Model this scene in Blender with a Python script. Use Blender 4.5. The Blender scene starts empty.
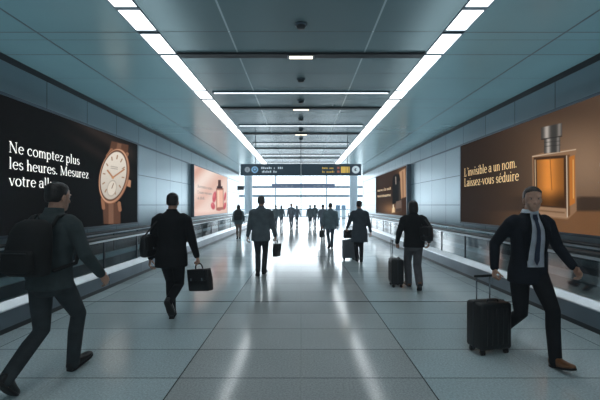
# Airport corridor: glossy floor, moving walkways, lit advertising boards, travellers.
# Units are metres. X to the right, Y along the corridor, Z up. The camera stands at the origin, eye height 1.6.
import bpy, bmesh, math, random
import numpy as np
from mathutils import Vector, Matrix, Euler

random.seed(7)
R = math.radians
PI = math.pi
SC = bpy.context.scene
COL = SC.collection
EYE = 1.6

# ------------------------------------------------------------------ helpers
def lin(c):
    c = np.asarray(c, dtype=float) / 255.0
    return np.where(c <= .04045, c / 12.92, ((c + .055) / 1.055) ** 2.4)

def tag(o, label=None, cat=None, group=None, kind=None):
    if label: o['label'] = label
    if cat: o['category'] = cat
    if group: o['group'] = group
    if kind: o['kind'] = kind
    return o

def empty(name, loc=(0, 0, 0), rz=0.0):
    o = bpy.data.objects.new(name, None)
    o.empty_display_size = .2
    COL.objects.link(o)
    o.location = loc
    o.rotation_euler = (0, 0, rz)
    return o

def thing(name, label, cat, loc=(0, 0, 0), rz=0.0, group=None):
    return tag(empty(name, loc, rz), label, cat, group)

def obj(name, bm, mat, parent=None, smooth=False, loc=None, rz=None, mods=None):
    me = bpy.data.meshes.new(name)
    bm.normal_update()
    bm.to_mesh(me)
    bm.free()
    return obj_me(name, me, mat, parent, smooth, loc, rz)

def obj_me(name, me, mat, parent=None, smooth=False, loc=None, rz=None):
    if mat is not None:
        me.materials.clear()
        me.materials.append(mat)
    if smooth:
        me.polygons.foreach_set('use_smooth', [True] * len(me.polygons))
    o = bpy.data.objects.new(name, me)
    COL.objects.link(o)
    if parent is not None: o.parent = parent
    if loc is not None: o.location = loc
    if rz is not None: o.rotation_euler = (0, 0, rz)
    return o

def struct(name, bm, mat, parent=None, label=None):
    o = obj(name, bm, mat, parent)
    if parent is None: o['kind'] = 'structure'
    if label: o['label'] = label
    return o

def box(bm, x0, x1, y0, y1, z0, z1, bev=0.0, seg=2, mtx=None):
    vs = [bm.verts.new((x, y, z)) for x in (x0, x1) for y in (y0, y1) for z in (z0, z1)]
    fs = []
    for q in ((0, 1, 3, 2), (4, 6, 7, 5), (0, 4, 5, 1), (2, 3, 7, 6), (0, 2, 6, 4), (1, 5, 7, 3)):
        fs.append(bm.faces.new([vs[i] for i in q]))
    allv = list(vs)
    if bev > 0:
        es = list({e for f in fs for e in f.edges})
        r = bmesh.ops.bevel(bm, geom=es, offset=bev, segments=seg, profile=.5, affect='EDGES')
        allv = list({v for v in r['verts']} | {v for v in vs if v.is_valid})
    if mtx is not None:
        for v in allv: v.co = mtx @ v.co
    return bm

def bx(x0, x1, y0, y1, z0, z1, bev=0.0, seg=2):
    return box(bmesh.new(), x0, x1, y0, y1, z0, z1, bev, seg)

def ring_loft(bm, rings, cap=True):
    """rings: list of lists of Vector, same length."""
    vr = [[bm.verts.new(p) for p in r] for r in rings]
    n = len(vr[0])
    for a, b in zip(vr[:-1], vr[1:]):
        for i in range(n):
            j = (i + 1) % n
            bm.faces.new((a[i], a[j], b[j], b[i]))
    if cap:
        bm.faces.new(list(reversed(vr[0])))
        bm.faces.new(vr[-1])
    return bm

def ell_ring(c, rx, ry, n=20, e=2.0, ux=Vector((1, 0, 0)), uy=Vector((0, 1, 0))):
    out = []
    for k in range(n):
        a = 2 * PI * k / n
        ca, sa = math.cos(a), math.sin(a)
        x = math.copysign(abs(ca) ** (2 / e), ca) * rx
        y = math.copysign(abs(sa) ** (2 / e), sa) * ry
        out.append(c + ux * x + uy * y)
    return out

def tube(bm, pts, rads, n=12, cap_round=True):
    """round tube along pts, radii per point, rounded ends"""
    pts = [Vector(p) for p in pts]
    if not isinstance(rads, (list, tuple)): rads = [rads] * len(pts)
    if cap_round:
        d0 = (pts[0] - pts[1]).normalized(); d1 = (pts[-1] - pts[-2]).normalized()
        P, Q = [], []
        for t in (.96, .7, .38):
            P.append(pts[0] + d0 * rads[0] * t); Q.append(rads[0] * math.sqrt(1 - t * t))
        P += pts; Q += rads
        for t in (.38, .7, .96):
            P.append(pts[-1] + d1 * rads[-1] * t); Q.append(rads[-1] * math.sqrt(1 - t * t))
    else:
        P, Q = pts, rads
    rings = []
    prev = None
    for i, p in enumerate(P):
        a = P[max(i - 1, 0)]; b = P[min(i + 1, len(P) - 1)]
        t = (b - a).normalized()
        if prev is None:
            ref = Vector((0, 0, 1)) if abs(t.z) < .9 else Vector((0, 1, 0))
            ux = t.cross(ref).normalized()
        else:
            ux = (prev - t * prev.dot(t)).normalized()
        uy = t.cross(ux).normalized()
        prev = ux
        rings.append(ell_ring(p, Q[i], Q[i], n, 2.0, ux, uy))
    return ring_loft(bm, rings)

def ellipsoid(bm, c, r, mtx=None, u=14, v=10):
    m = Matrix.Translation(Vector(c)) @ (mtx.to_4x4() if mtx else Matrix.Identity(4)) @ Matrix.Diagonal((*r, 1))
    bmesh.ops.create_uvsphere(bm, u_segments=u, v_segments=v, radius=1, matrix=m)
    return bm

def cyl(bm, c, r, h, axis='Z', n=20, r2=None):
    rot = {'Z': Matrix.Identity(4), 'X': Matrix.Rotation(PI / 2, 4, 'Y'), 'Y': Matrix.Rotation(PI / 2, 4, 'X')}[axis]
    bmesh.ops.create_cone(bm, cap_ends=True, segments=n, radius1=r, radius2=r if r2 is None else r2, depth=h,
                          matrix=Matrix.Translation(Vector(c)) @ rot)
    return bm

def fuse(bm, voxel, smooth=4, fac=.5):
    """turn overlapping closed shapes into one continuous surface; returns a mesh"""
    me = bpy.data.meshes.new('fused')
    bmesh.ops.recalc_face_normals(bm, faces=bm.faces)
    bm.to_mesh(me); bm.free()
    o = bpy.data.objects.new('fused', me)
    COL.objects.link(o)
    m = o.modifiers.new('r', 'REMESH'); m.mode = 'VOXEL'; m.voxel_size = voxel; m.use_smooth_shade = True
    if smooth:
        s = o.modifiers.new('s', 'SMOOTH'); s.factor = fac; s.iterations = smooth
    dg = bpy.context.evaluated_depsgraph_get()
    out = bpy.data.meshes.new_from_object(o.evaluated_get(dg))
    bpy.data.objects.remove(o); bpy.data.meshes.remove(me)
    return out

# ------------------------------------------------------------------ materials
def nodes(name):
    m = bpy.data.materials.new(name); m.use_nodes = True
    nt = m.node_tree
    return m, nt, nt.nodes['Principled BSDF']

def L(nt, a, b): nt.links.new(a, b)

def pmat(name, rgb, rough=.5, metal=0.0, var=.06, scale=8.0, bump=0.0, bscale=60.0, spec=.5, coat=0.0, emit=None, es=0.0):
    """principled with a little procedural unevenness"""
    m, nt, p = nodes(name)
    c = lin(rgb)
    tc = nt.nodes.new('ShaderNodeTexCoord')
    n = nt.nodes.new('ShaderNodeTexNoise'); n.inputs['Scale'].default_value = scale; n.inputs['Detail'].default_value = 4
    L(nt, tc.outputs['Object'], n.inputs['Vector'])
    r = nt.nodes.new('ShaderNodeValToRGB')
    r.color_ramp.elements[0].position = .3; r.color_ramp.elements[1].position = .7
    r.color_ramp.elements[0].color = (*(c * (1 - var)), 1); r.color_ramp.elements[1].color = (*np.minimum(c * (1 + var), 1), 1)
    L(nt, n.outputs['Fac'], r.inputs['Fac']); L(nt, r.outputs['Color'], p.inputs['Base Color'])
    p.inputs['Roughness'].default_value = rough; p.inputs['Metallic'].default_value = metal
    p.inputs['Specular IOR Level'].default_value = spec
    p.inputs['Coat Weight'].default_value = coat
    if bump:
        n2 = nt.nodes.new('ShaderNodeTexNoise'); n2.inputs['Scale'].default_value = bscale; n2.inputs['Detail'].default_value = 3
        L(nt, tc.outputs['Object'], n2.inputs['Vector'])
        b = nt.nodes.new('ShaderNodeBump'); b.inputs['Strength'].default_value = bump; b.inputs['Distance'].default_value = .01
        L(nt, n2.outputs['Fac'], b.inputs['Height']); L(nt, b.outputs['Normal'], p.inputs['Normal'])
    if emit is not None:
        p.inputs['Emission Color'].default_value = (*lin(emit), 1); p.inputs['Emission Strength'].default_value = es
    return m

def math_node(nt, op, a, b=None, c=None):
    n = nt.nodes.new('ShaderNodeMath'); n.operation = op
    for i, v in enumerate((a, b, c)):
        if v is None: continue
        if isinstance(v, (int, float)): n.inputs[i].default_value = v
        else: L(nt, v, n.inputs[i])
    return n.outputs[0]

def line_mask(nt, coord, phase, period, half):
    """1 on a joint line, 0 elsewhere"""
    t = math_node(nt, 'SUBTRACT', coord, phase - period / 2)
    t = math_node(nt, 'FLOORED_MODULO', t, period)
    t = math_node(nt, 'SUBTRACT', t, period / 2)
    t = math_node(nt, 'ABSOLUTE', t)
    return math_node(nt, 'LESS_THAN', t, half)

def panel_mat(name, rgb, joint, axes, rough=.35, metal=.5, var=.12, bump=.02, cellvar=None, coat=0.0, spec=.5):
    """flat sheets with joint lines. axes: list of (axis, phase, period, half width)"""
    m, nt, p = nodes(name)
    c = lin(rgb); j = lin(joint)
    tc = nt.nodes.new('ShaderNodeTexCoord')
    sep = nt.nodes.new('ShaderNodeSeparateXYZ'); L(nt, tc.outputs['Object'], sep.inputs[0])
    mask = None
    for ax, ph, per, hw in [a[:4] for a in axes if len(a) == 4]:
        k = line_mask(nt, sep.outputs['XYZ'.index(ax)], ph, per, hw)
        mask = k if mask is None else math_node(nt, 'MAXIMUM', mask, k)
    n = nt.nodes.new('ShaderNodeTexNoise'); n.inputs['Scale'].default_value = .7; n.inputs['Detail'].default_value = 3
    L(nt, tc.outputs['Object'], n.inputs['Vector'])
    val = math_node(nt, 'MULTIPLY_ADD', n.outputs['Fac'], var * 2, 1 - var)
    if cellvar:
        comb = nt.nodes.new('ShaderNodeCombineXYZ')
        for i, (ax, ph, per, hw) in enumerate([a[:4] for a in axes[:2]]):
            q = math_node(nt, 'FLOOR', math_node(nt, 'DIVIDE', math_node(nt, 'SUBTRACT', sep.outputs['XYZ'.index(ax)], ph), per))
            L(nt, q, comb.inputs[i])
        wn = nt.nodes.new('ShaderNodeTexWhiteNoise'); L(nt, comb.outputs[0], wn.inputs['Vector'])
        val = math_node(nt, 'MULTIPLY', val, math_node(nt, 'MULTIPLY_ADD', wn.outputs['Value'], cellvar * 2, 1 - cellvar))
    base = nt.nodes.new('ShaderNodeVectorMath'); base.operation = 'SCALE'
    base.inputs[0].default_value = tuple(c); L(nt, val, base.inputs['Scale'])
    mix = nt.nodes.new('ShaderNodeMix'); mix.data_type = 'RGBA'
    L(nt, mask, mix.inputs['Factor']); L(nt, base.outputs[0], mix.inputs[6]); mix.inputs[7].default_value = (*j, 1)
    last = mix.outputs[2]
    for ax, ph, per, hw, col in [a for a in axes if len(a) == 5]:      # joints with a colour of their own
        mc = nt.nodes.new('ShaderNodeMix'); mc.data_type = 'RGBA'
        L(nt, line_mask(nt, sep.outputs['XYZ'.index(ax)], ph, per, hw), mc.inputs['Factor']); L(nt, last, mc.inputs[6]); mc.inputs[7].default_value = (*lin(col), 1)
        last = mc.outputs[2]
    L(nt, last, p.inputs['Base Color'])
    p.inputs['Metallic'].default_value = metal
    p.inputs['Specular IOR Level'].default_value = spec
    p.inputs['Coat Weight'].default_value = coat
    ro = math_node(nt, 'MULTIPLY_ADD', mask, .4, rough)
    L(nt, ro, p.inputs['Roughness'])
    b = nt.nodes.new('ShaderNodeBump'); b.inputs['Strength'].default_value = .4; b.inputs['Distance'].default_value = .004; b.invert = True
    L(nt, mask, b.inputs['Height'])
    if bump:
        n2 = nt.nodes.new('ShaderNodeTexNoise'); n2.inputs['Scale'].default_value = 1.3
        L(nt, tc.outputs['Object'], n2.inputs['Vector'])
        b2 = nt.nodes.new('ShaderNodeBump'); b2.inputs['Strength'].default_value = bump; b2.inputs['Distance'].default_value = .05
        L(nt, n2.outputs['Fac'], b2.inputs['Height']); L(nt, b2.outputs['Normal'], b.inputs['Normal'])
    L(nt, b.outputs['Normal'], p.inputs['Normal'])
    return m

def emit_mat(name, rgb, s):
    m, nt, p = nodes(name)
    c = lin(rgb)
    tc = nt.nodes.new('ShaderNodeTexCoord')
    n = nt.nodes.new('ShaderNodeTexNoise'); n.inputs['Scale'].default_value = 2
    L(nt, tc.outputs['Object'], n.inputs['Vector'])
    p.inputs['Base Color'].default_value = (*c, 1); p.inputs['Emission Color'].default_value = (*c, 1)
    L(nt, math_node(nt, 'MULTIPLY_ADD', n.outputs['Fac'], s * .1, s * .95), p.inputs['Emission Strength'])
    return m

def clear_glass(name, tint, refl_rough=.03, clear=.85):
    """thin pane: mostly see-through, mirrors at a slant"""
    m = bpy.data.materials.new(name); m.use_nodes = True
    nt = m.node_tree; nt.nodes.clear()
    out = nt.nodes.new('ShaderNodeOutputMaterial')
    tr = nt.nodes.new('ShaderNodeBsdfTransparent'); tr.inputs[0].default_value = (*lin(tint), 1)
    gl = nt.nodes.new('ShaderNodeBsdfGlossy'); gl.inputs['Roughness'].default_value = refl_rough
    fr = nt.nodes.new('ShaderNodeFresnel'); fr.inputs[0].default_value = 1.5
    n = nt.nodes.new('ShaderNodeTexNoise'); n.inputs['Scale'].default_value = .6
    tc = nt.nodes.new('ShaderNodeTexCoord'); L(nt, tc.outputs['Object'], n.inputs['Vector'])
    f = math_node(nt, 'MULTIPLY_ADD', fr.outputs[0], clear, math_node(nt, 'MULTIPLY', n.outputs['Fac'], .07))
    mx = nt.nodes.new('ShaderNodeMixShader')
    L(nt, f, mx.inputs[0]); L(nt, tr.outputs[0], mx.inputs[1]); L(nt, gl.outputs[0], mx.inputs[2]); L(nt, mx.outputs[0], out.inputs[0])
    return m

M = {}
M['floor'] = panel_mat('terrazzo_tiles', (192, 197, 198), (44, 47, 48), [('X', 1.13, 2.26, .006), ('Y', 3.70, .735, .006), ('Y', 6.62, 5.88, .016, (40, 44, 46)), ('X', 0, 2.26, .004, (176, 182, 182))], rough=.13, metal=0, var=.16, bump=.01, cellvar=.09, spec=.22)

def floor_zones(m):
    """a greyer middle lane between the two long joints, slightly greener stone at both sides"""
    nt = m.node_tree; p = nt.nodes['Principled BSDF']
    src = p.inputs['Base Color'].links[0].from_socket
    tc = nt.nodes.new('ShaderNodeTexCoord'); sp = nt.nodes.new('ShaderNodeSeparateXYZ'); L(nt, tc.outputs['Object'], sp.inputs[0])
    k = math_node(nt, 'GREATER_THAN', math_node(nt, 'ABSOLUTE', sp.outputs['X']), 1.13)
    mx = nt.nodes.new('ShaderNodeMix'); mx.data_type = 'RGBA'; L(nt, k, mx.inputs['Factor'])
    mx.inputs[6].default_value = (.97, .97, .955, 1); mx.inputs[7].default_value = (1.03, 1.15, 1.17, 1)
    mul = nt.nodes.new('ShaderNodeMix'); mul.data_type = 'RGBA'; mul.blend_type = 'MULTIPLY'; mul.inputs['Factor'].default_value = 1
    L(nt, src, mul.inputs[6]); L(nt, mx.outputs[2], mul.inputs[7])
    # speckle of the terrazzo
    vo = nt.nodes.new('ShaderNodeTexNoise'); vo.inputs['Scale'].default_value = 55; L(nt, tc.outputs['Object'], vo.inputs['Vector'])
    sc = nt.nodes.new('ShaderNodeVectorMath'); sc.operation = 'SCALE'
    L(nt, mul.outputs[2], sc.inputs[0]); L(nt, math_node(nt, 'MULTIPLY_ADD', vo.outputs['Fac'], .9, .55), sc.inputs['Scale'])
    L(nt, sc.outputs[0], p.inputs['Base Color'])
floor_zones(M['floor'])
M['wall'] = panel_mat('brushed_wall_panels', (118, 140, 150), (46, 58, 66), [('Y', 8.06, 1.52, .010), ('Z', 3.5, .95, .009)], rough=.3, metal=.55, var=.14, cellvar=.06)
M['ceiling'] = panel_mat('metal_ceiling_panels', (106, 127, 132), (36, 46, 52), [('Y', 6.0, .95, .009), ('X', 1.08, 2.16, .014, (168, 184, 190))], rough=.27, metal=.35, var=.1, cellvar=.05)
M['ceiling_side'] = panel_mat('metal_ceiling_side_panels', (112, 144, 151), (30, 40, 46), [('Y', 6.02, 3.8, .012), ('Y', 6.92, 3.8, .012), ('Y', 8.2, 1.9, .006), ('X', 3.98, 7.96, .016)], rough=.26, metal=.35, var=.1, cellvar=.05)
M['dark_trim'] = pmat('dark_trim', (20, 27, 32), .5, .3)
M['slate_trim'] = pmat('slate_trim', (62, 78, 90), .4, .5)
M['frame'] = pmat('board_frame', (64, 80, 92), .35, .6)
M['strip'] = emit_mat('strip_diffuser', (240, 245, 248), 5.0)
M['bar'] = emit_mat('bar_diffuser', (235, 243, 250), 3.0)
M['lampbox'] = emit_mat('lamp_box', (255, 240, 215), 2.2)
M['white_plastic'] = pmat('white_plastic', (170, 178, 182), .5)
M['rubber'] = pmat('handrail_rubber', (18, 22, 25), .35)
M['alu'] = pmat('deck_aluminium', (205, 213, 218), .28, .7, var=.08, scale=3)
M['alu_dark'] = pmat('skirt_steel', (112, 124, 134), .3, .6, var=.14, scale=1.4)
M['kick'] = pmat('kick_strip', (30, 36, 40), .4)
M['pallet'] = panel_mat('walkway_pallets', (62, 68, 72), (24, 27, 30), [('Y', 0, .4, .008), ('X', 0, .03, .004)], rough=.45, metal=.4, var=.1)
M['glass'] = clear_glass('balustrade_glass', (158, 178, 182), .06, .5)
M['pane'] = clear_glass('facade_glass', (235, 243, 246), .02, .5)
M['column'] = pmat('pale_column', (205, 216, 222), .45)
M['mullion'] = pmat('mullion_grey', (120, 134, 146), .4, .3)
M['atrium'] = pmat('atrium_white', (214, 222, 228), .6)
M['bright_ground'] = pmat('apron_concrete', (200, 204, 206), .8)
M['sign'] = pmat('sign_body', (44, 62, 74), .45, emit=(44, 64, 78), es=.35)
M['sign_hazed'] = pmat('haze_paled_sign_body', (92, 108, 134), .45, emit=(96, 112, 140), es=.5)  # distance haze put into the body colour and its glow
M['sign_white'] = emit_mat('sign_white', (190, 204, 212), .65)
M['sign_blue'] = emit_mat('sign_blue', (120, 164, 196), .6)
M['sign_yellow'] = emit_mat('sign_yellow', (214, 178, 84), .6)
M['sign_red'] = emit_mat('sign_red', (170, 100, 80), .55)
M['sign_grey'] = emit_mat('sign_grey', (140, 152, 160), .55)
M['steel_rod'] = pmat('steel_rod', (70, 80, 88), .4, .6)
M['skin'] = pmat('skin', (190, 146, 124), .5, var=.08, scale=20, bump=.05, bscale=140)
M['skin_pale'] = pmat('skin_pale', (196, 158, 140), .5, var=.06, scale=20, bump=.05, bscale=140)
M['hair_dark'] = pmat('hair_dark', (24, 20, 19), .45, var=.35, scale=60, bump=.4, bscale=110)
M['hair_brown'] = pmat('hair_brown', (46, 36, 30), .45, var=.35, scale=60, bump=.4, bscale=110)
M['hair_grey'] = pmat('hair_grey', (74, 72, 72), .5, var=.3, scale=60, bump=.4, bscale=110)
M['eye'] = pmat('eye_white', (150, 146, 142), .2)
M['iris'] = pmat('iris', (40, 30, 24), .2)
def cloth(name, rgb, rough=.85): return pmat(name, rgb, rough, var=.16, scale=9, bump=.22, bscale=26, spec=.25)
M['navy'] = cloth('navy_suit_wool', (24, 29, 38))
M['black_wool'] = cloth('black_wool', (19, 21, 24))
M['charcoal'] = cloth('charcoal_wool', (38, 42, 46))
M['slate_cloth'] = cloth('slate_cotton', (46, 54, 56))
M['faded_jacket'] = cloth('faded_grey_green_jacket', (64, 74, 76))
M['faded_trouser'] = cloth('faded_charcoal_trouser', (58, 64, 67))
M['coat_black'] = cloth('hazy_black_coat', (62, 72, 82))  # black coat greyed in colour to stand in for haze
M['far_teal'] = cloth('haze_paled_teal', (104, 124, 132))  # this and the next two are paler than the cloth, imitating haze
M['far_slate'] = cloth('haze_paled_slate', (120, 136, 150))
M['far_trouser'] = cloth('haze_paled_trouser', (96, 108, 122))
M['mid_grey'] = cloth('haze_paled_suit_wool', (92, 104, 110))  # jacket tone raised to suggest haze at mid distance
M['grey_trouser'] = cloth('grey_trouser_cotton', (92, 92, 96))
M['tan_trouser'] = cloth('tan_trouser_cotton', (142, 124, 112))
M['dark_trouser'] = cloth('dark_trouser_wool', (23, 25, 29))
M['green_coat'] = cloth('dark_teal_coat', (30, 42, 44))
M['brown_coat'] = cloth('dark_brown_coat', (44, 40, 38))
M['shirt'] = cloth('pale_blue_shirt', (224, 230, 240), .8)
M['tie'] = cloth('slate_tie', (70, 80, 104), .6)
M['shoe_black'] = pmat('black_leather', (16, 16, 17), .3, bump=.05)
M['shoe_tan'] = pmat('tan_leather', (122, 78, 44), .35, bump=.05)
M['sole'] = pmat('dark_sole', (22, 18, 16), .6)
M['case_black'] = pmat('black_luggage_shell', (17, 18, 20), .42, bump=.12, bscale=90)
M['case_grey'] = pmat('grey_luggage_shell', (104, 112, 120), .42, bump=.1, bscale=90)
M['leather'] = pmat('black_bag_leather', (21, 21, 23), .38, bump=.12, bscale=70)
M['canvas'] = pmat('black_backpack_canvas', (18, 20, 21), .8, bump=.2, bscale=80)
M['chrome'] = pmat('chrome', (170, 176, 182), .2, .95)
M['zip'] = pmat('zip_band', (52, 56, 60), .4, .4)

# ------------------------------------------------------------------ the room
WX = 5.12           # wall face
PX = 5.0            # face of the advertising boards
CZ = 4.2
Y0, Y1 = -6.0, 33.0
CEND = 34.5

def grid_box(*a): return bx(*a)

struct('floor', bx(-15, 15, Y0, 56, -.12, 0), M['floor'])
for s, side in ((-1, 'left'), (1, 'right')):
    a, b = sorted((s * WX, s * (WX + .3)))
    struct('wall_' + side, bx(a, b, Y0, Y1, 0, CZ), M['wall'])
    # dark strip standing in for the shadow gap below the ceiling, dark line under the frieze, ledge under the boards
    a, b = sorted((s * (WX - .012), s * (WX + .05)))
    struct('trim_' + ('1' if s < 0 else '2'), bx(a, b, Y0, Y1, 4.08, CZ - .002), M['dark_trim'])
    struct('trim_' + ('3' if s < 0 else '4'), bx(a, b, Y0, Y1, 3.475, 3.53), M['slate_trim'])
    a, b = sorted((s * (WX - .02), s * (WX + .05)))
    struct('baseboard_' + side, bx(a, b, Y0, Y1, 0, .12), M['dark_trim'])
    # return wall at the end of the corridor and the side wall of the hall beyond
    a, b = sorted((s * WX, s * 14.8))
    struct('wall_%s_return' % side, bx(a, b, Y1 + .001, Y1 + .3, 0, 8), M['atrium'])
    a, b = sorted((s * 14.8, s * 15))
    struct('wall_%s_hall' % side, bx(a, b, Y1, 55, 0, 8), M['atrium'])
struct('wall_near', bx(-WX - .3, WX + .3, Y0 - .2, Y0, 0, CZ), M['slate_trim'])

# ceiling: centre field, two outer fields, so that the light rows sit in real slots
bm = bx(-2.13, 2.13, Y0, CEND, CZ, CZ + .12)
struct('ceiling', bm, M['ceiling'])
bm = bx(2.46, WX + .3, Y0, CEND, CZ, CZ + .12); box(bm, -WX - .3, -2.46, Y0, CEND, CZ, CZ + .12)
struct('ceiling_sides', bm, M['ceiling_side'])
bm = bmesh.new()
for s in (-1, 1):
    a, b = sorted((s * 2.13, s * 2.46)); box(bm, a, b, Y0, CEND, CZ + .06, CZ + .12)
struct('ceiling_slots', bm, M['dark_trim'])
struct('ceiling_hall', bx(-15, 15, CEND - .2, 55.2, 8, 8.15), M['atrium'])
struct('trim_ceiling_edge', bx(-WX - .3, WX + .3, CEND, CEND + .25, CZ, 8), M['atrium'])
# dark cross channels of the centre field, built as strips under the ceiling
k = 5
for i, y in enumerate(np.arange(6.9, 32, 3.8)):
    struct('trim_%d' % k, bx(-2.12, 2.12, y - .09, y + .09, CZ - .035, CZ - .001), M['dark_trim']); k += 1

ORD = ['nearest', 'second', 'third', 'fourth', 'fifth', 'sixth', 'seventh', 'eighth', 'ninth', 'tenth', 'eleventh', 'twelfth', 'thirteenth', 'fourteenth',
       'fifteenth', 'sixteenth', 'seventeenth', 'eighteenth', 'nineteenth', 'twentieth', 'twenty-first', 'twenty-second', 'twenty-third', 'twenty-fourth',
       'twenty-fifth', 'twenty-sixth', 'twenty-seventh', 'twenty-eighth', 'twenty-ninth', 'thirtieth', 'thirty-first', 'thirty-second', 'thirty-third', 'thirty-fourth', 'thirty-fifth', 'thirty-sixth']

# ---- rows of ceiling light panels
cuts = [-1.9]
for kk in range(-1, 9):
    b = 6.9 + 3.8 * kk
    cuts += [b - .87, b, b + 2.3 - .12, b + 3.0 - .12]
cuts = sorted(c for c in cuts if -2 < c < CEND - .3)
for s, side in ((-1, 'left'), (1, 'right')):
    n = 0
    for a, b in zip(cuts[:-1], cuts[1:]):
        if b - a < .3: continue
        vis = b > 5.25
        word = ORD[n] if vis else None
        lab = ('long' if b - a > 1.2 else 'short') + ' white light panel, %s visible one in the %s ceiling row' % (word, side) if vis else \
            'white light panel of the %s ceiling row overhead, above the frame' % side
        if not vis and b < 3: 
            pass
        t = thing('ceiling_light', lab, 'ceiling light', (s * 2.295, (a + b) / 2, CZ), 0, ('light panels of the %s ceiling row' if vis else 'overhead light panels of the %s row') % side)
        h = (b - a) / 2 - .045
        obj('diffuser', bx(-.145, .145, -h, h, -.004, .03), M['strip'], t)
        f = bmesh.new()
        for q in (-1, 1):
            box(f, *(sorted((q * .145, q * .165))), -h - .02, h + .02, -.008, .04)
            box(f, -.165, .165, *(sorted((q * h, q * (h + .045)))), -.008, .04)
        obj('frame', f, M['slate_trim'], t)
        if vis: n += 1
# ---- thin light bars across
for i, y in enumerate(np.arange(9.2, 33, 3.8)):
    t = thing('light_bar', 'thin white light bar across the ceiling, %s from the camera' % ORD[i], 'ceiling light', (0, y, CZ), 0, 'cross light bars')
    obj('diffuser', bx(-2.0, 2.0, -.035, .035, -.03, 0), M['bar'], t)
    f = bx(-2.03, 2.03, -.048, -.036, -.03, 0); box(f, -2.03, 2.03, .036, .048, -.03, 0)
    obj('frame', f, M['slate_trim'], t)
# ---- small lit boxes in the dark cross channels
for i, y in enumerate((6.9, 10.7, 14.5)):
    t = thing('spot_lamp', 'small warm lamp box centred in the %s dark ceiling channel' % ORD[i], 'lamp', (0, y, CZ - .035), 0, 'lamp boxes in the channels')
    obj('housing', bx(-.235, .235, -.075, .075, -.02, 0, .006), M['chrome'], t)
    lens = bx(-.2, -.005, -.055, .055, -.027, -.018); box(lens, .005, .2, -.055, .055, -.027, -.018)
    obj('lens', lens, M['lampbox'], t)
# ---- smoke detectors
for i, y in enumerate((5.75, 8.25, 9.95, 12.0, 13.7, 15.6)):
    t = thing('smoke_detector', 'round smoke detector on the ceiling centre line, %s from the camera' % ORD[i], 'smoke detector', (0, y, CZ), 0, 'smoke detectors on the ceiling')
    obj('base', cyl(bmesh.new(), (0, 0, -.012), .085, .024, n=28), M['slate_trim'], t, True)
    obj('sensor_cap', cyl(bmesh.new(), (0, 0, -.045), .05, .045, n=28, r2=.068), M['dark_trim'], t, True)

# ---- moving walkways, one on each side
def walkway(s, side):
    t = thing('moving_walkway', 'moving walkway with glass balustrades along the %s wall' % side, 'moving walkway', (0, 0, 0))
    ya, yb = -3.0, 31.5
    def sb(bm, x0, x1, *r, **k):
        a, b = sorted((s * x0, s * x1)); return box(bm, a, b, *r, **k)
    obj('tread_belt', sb(bmesh.new(), 3.95, 4.8, ya, yb, 0.0, .03), M['pallet'], t)
    for nm, xf, dr, h, lab in (('front_balustrade', 3.65, 1, .98, None), ('rear_balustrade', 5.0, -1, .93, None)):
        # deck with a sloped top
        dk = bmesh.new()
        x0, x1 = xf, xf + dr * .3
        if dr < 0: x0, x1 = xf + .1, xf - .2
        prof = [(x0, .285), (x0 + dr * .005, .30), (x0 + dr * .085, .385), (x0 + dr * .12, .39), (x0 + dr * .2, .375), (x1, .30), (x1, .285)]
        vs = [[dk.verts.new((s * px, y, pz)) for px, pz in prof] for y in (ya, yb)]
        for i in range(len(prof)):
            j = (i + 1) % len(prof)
            dk.faces.new((vs[0][i], vs[0][j], vs[1][j], vs[1][i]))
        dk.faces.new(vs[0]); dk.faces.new(list(reversed(vs[1])))
        bmesh.ops.recalc_face_normals(dk, faces=dk.faces)
        bal = obj(nm, dk, M['alu'], t)
        # skirt in sheets
        sk = bmesh.new()
        y = ya
        while y < yb - .1:
            e = min(y + 1.52, yb)
            sb(sk, x0 + dr * .012, x1 - dr * .012, y + .006, e - .006, .07, .286)
            y = e
        obj('skirt_panel', sk, M['alu_dark'], bal)
        kb = bmesh.new(); sb(kb, x0 + dr * .03, x1 - dr * .03, ya, yb, 0, .072)
        obj('kick_strip', kb, M['kick'], bal)
        xg = x0 + dr * .11
        y = ya; 
        while y < yb - .1:
            e = min(y + 1.52, yb)
            g = bmesh.new()
            vv = [g.verts.new(c) for c in ((s * xg, y + .008, .38), (s * xg, e - .008, .38), (s * xg, e - .008, h - .04), (s * xg, y + .008, h - .04))]
            g.faces.new(vv)
            obj('glass_panel', g, M['glass'], bal)
            pc = bmesh.new(); sb(pc, xg - .014, xg + .014, e - .016, e + .016, .38, h - .08); obj('joint_post', pc, M['steel_rod'], bal)
            y = e
        hr = bmesh.new()
        pts = [(s * xg, ya, .45), (s * xg, ya - .2, .55), (s * xg, ya - .28, .72), (s * xg, ya - .2, h - .06), (s * xg, ya, h - .015), (s * xg, yb, h - .015), (s * xg, yb + .2, h - .06), (s * xg, yb + .28, .72), (s * xg, yb + .2, .55), (s * xg, yb, .45)]
        tube(hr, pts, .034, 12)
        obj('handrail', hr, M['rubber'], bal, True)
        rl = bmesh.new(); sb(rl, xg - .022, xg + .022, ya, yb, h - .085, h - .05)
        obj('rail_profile', rl, M['alu'], bal)
walkway(-1, 'left'); walkway(1, 'right')

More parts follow.
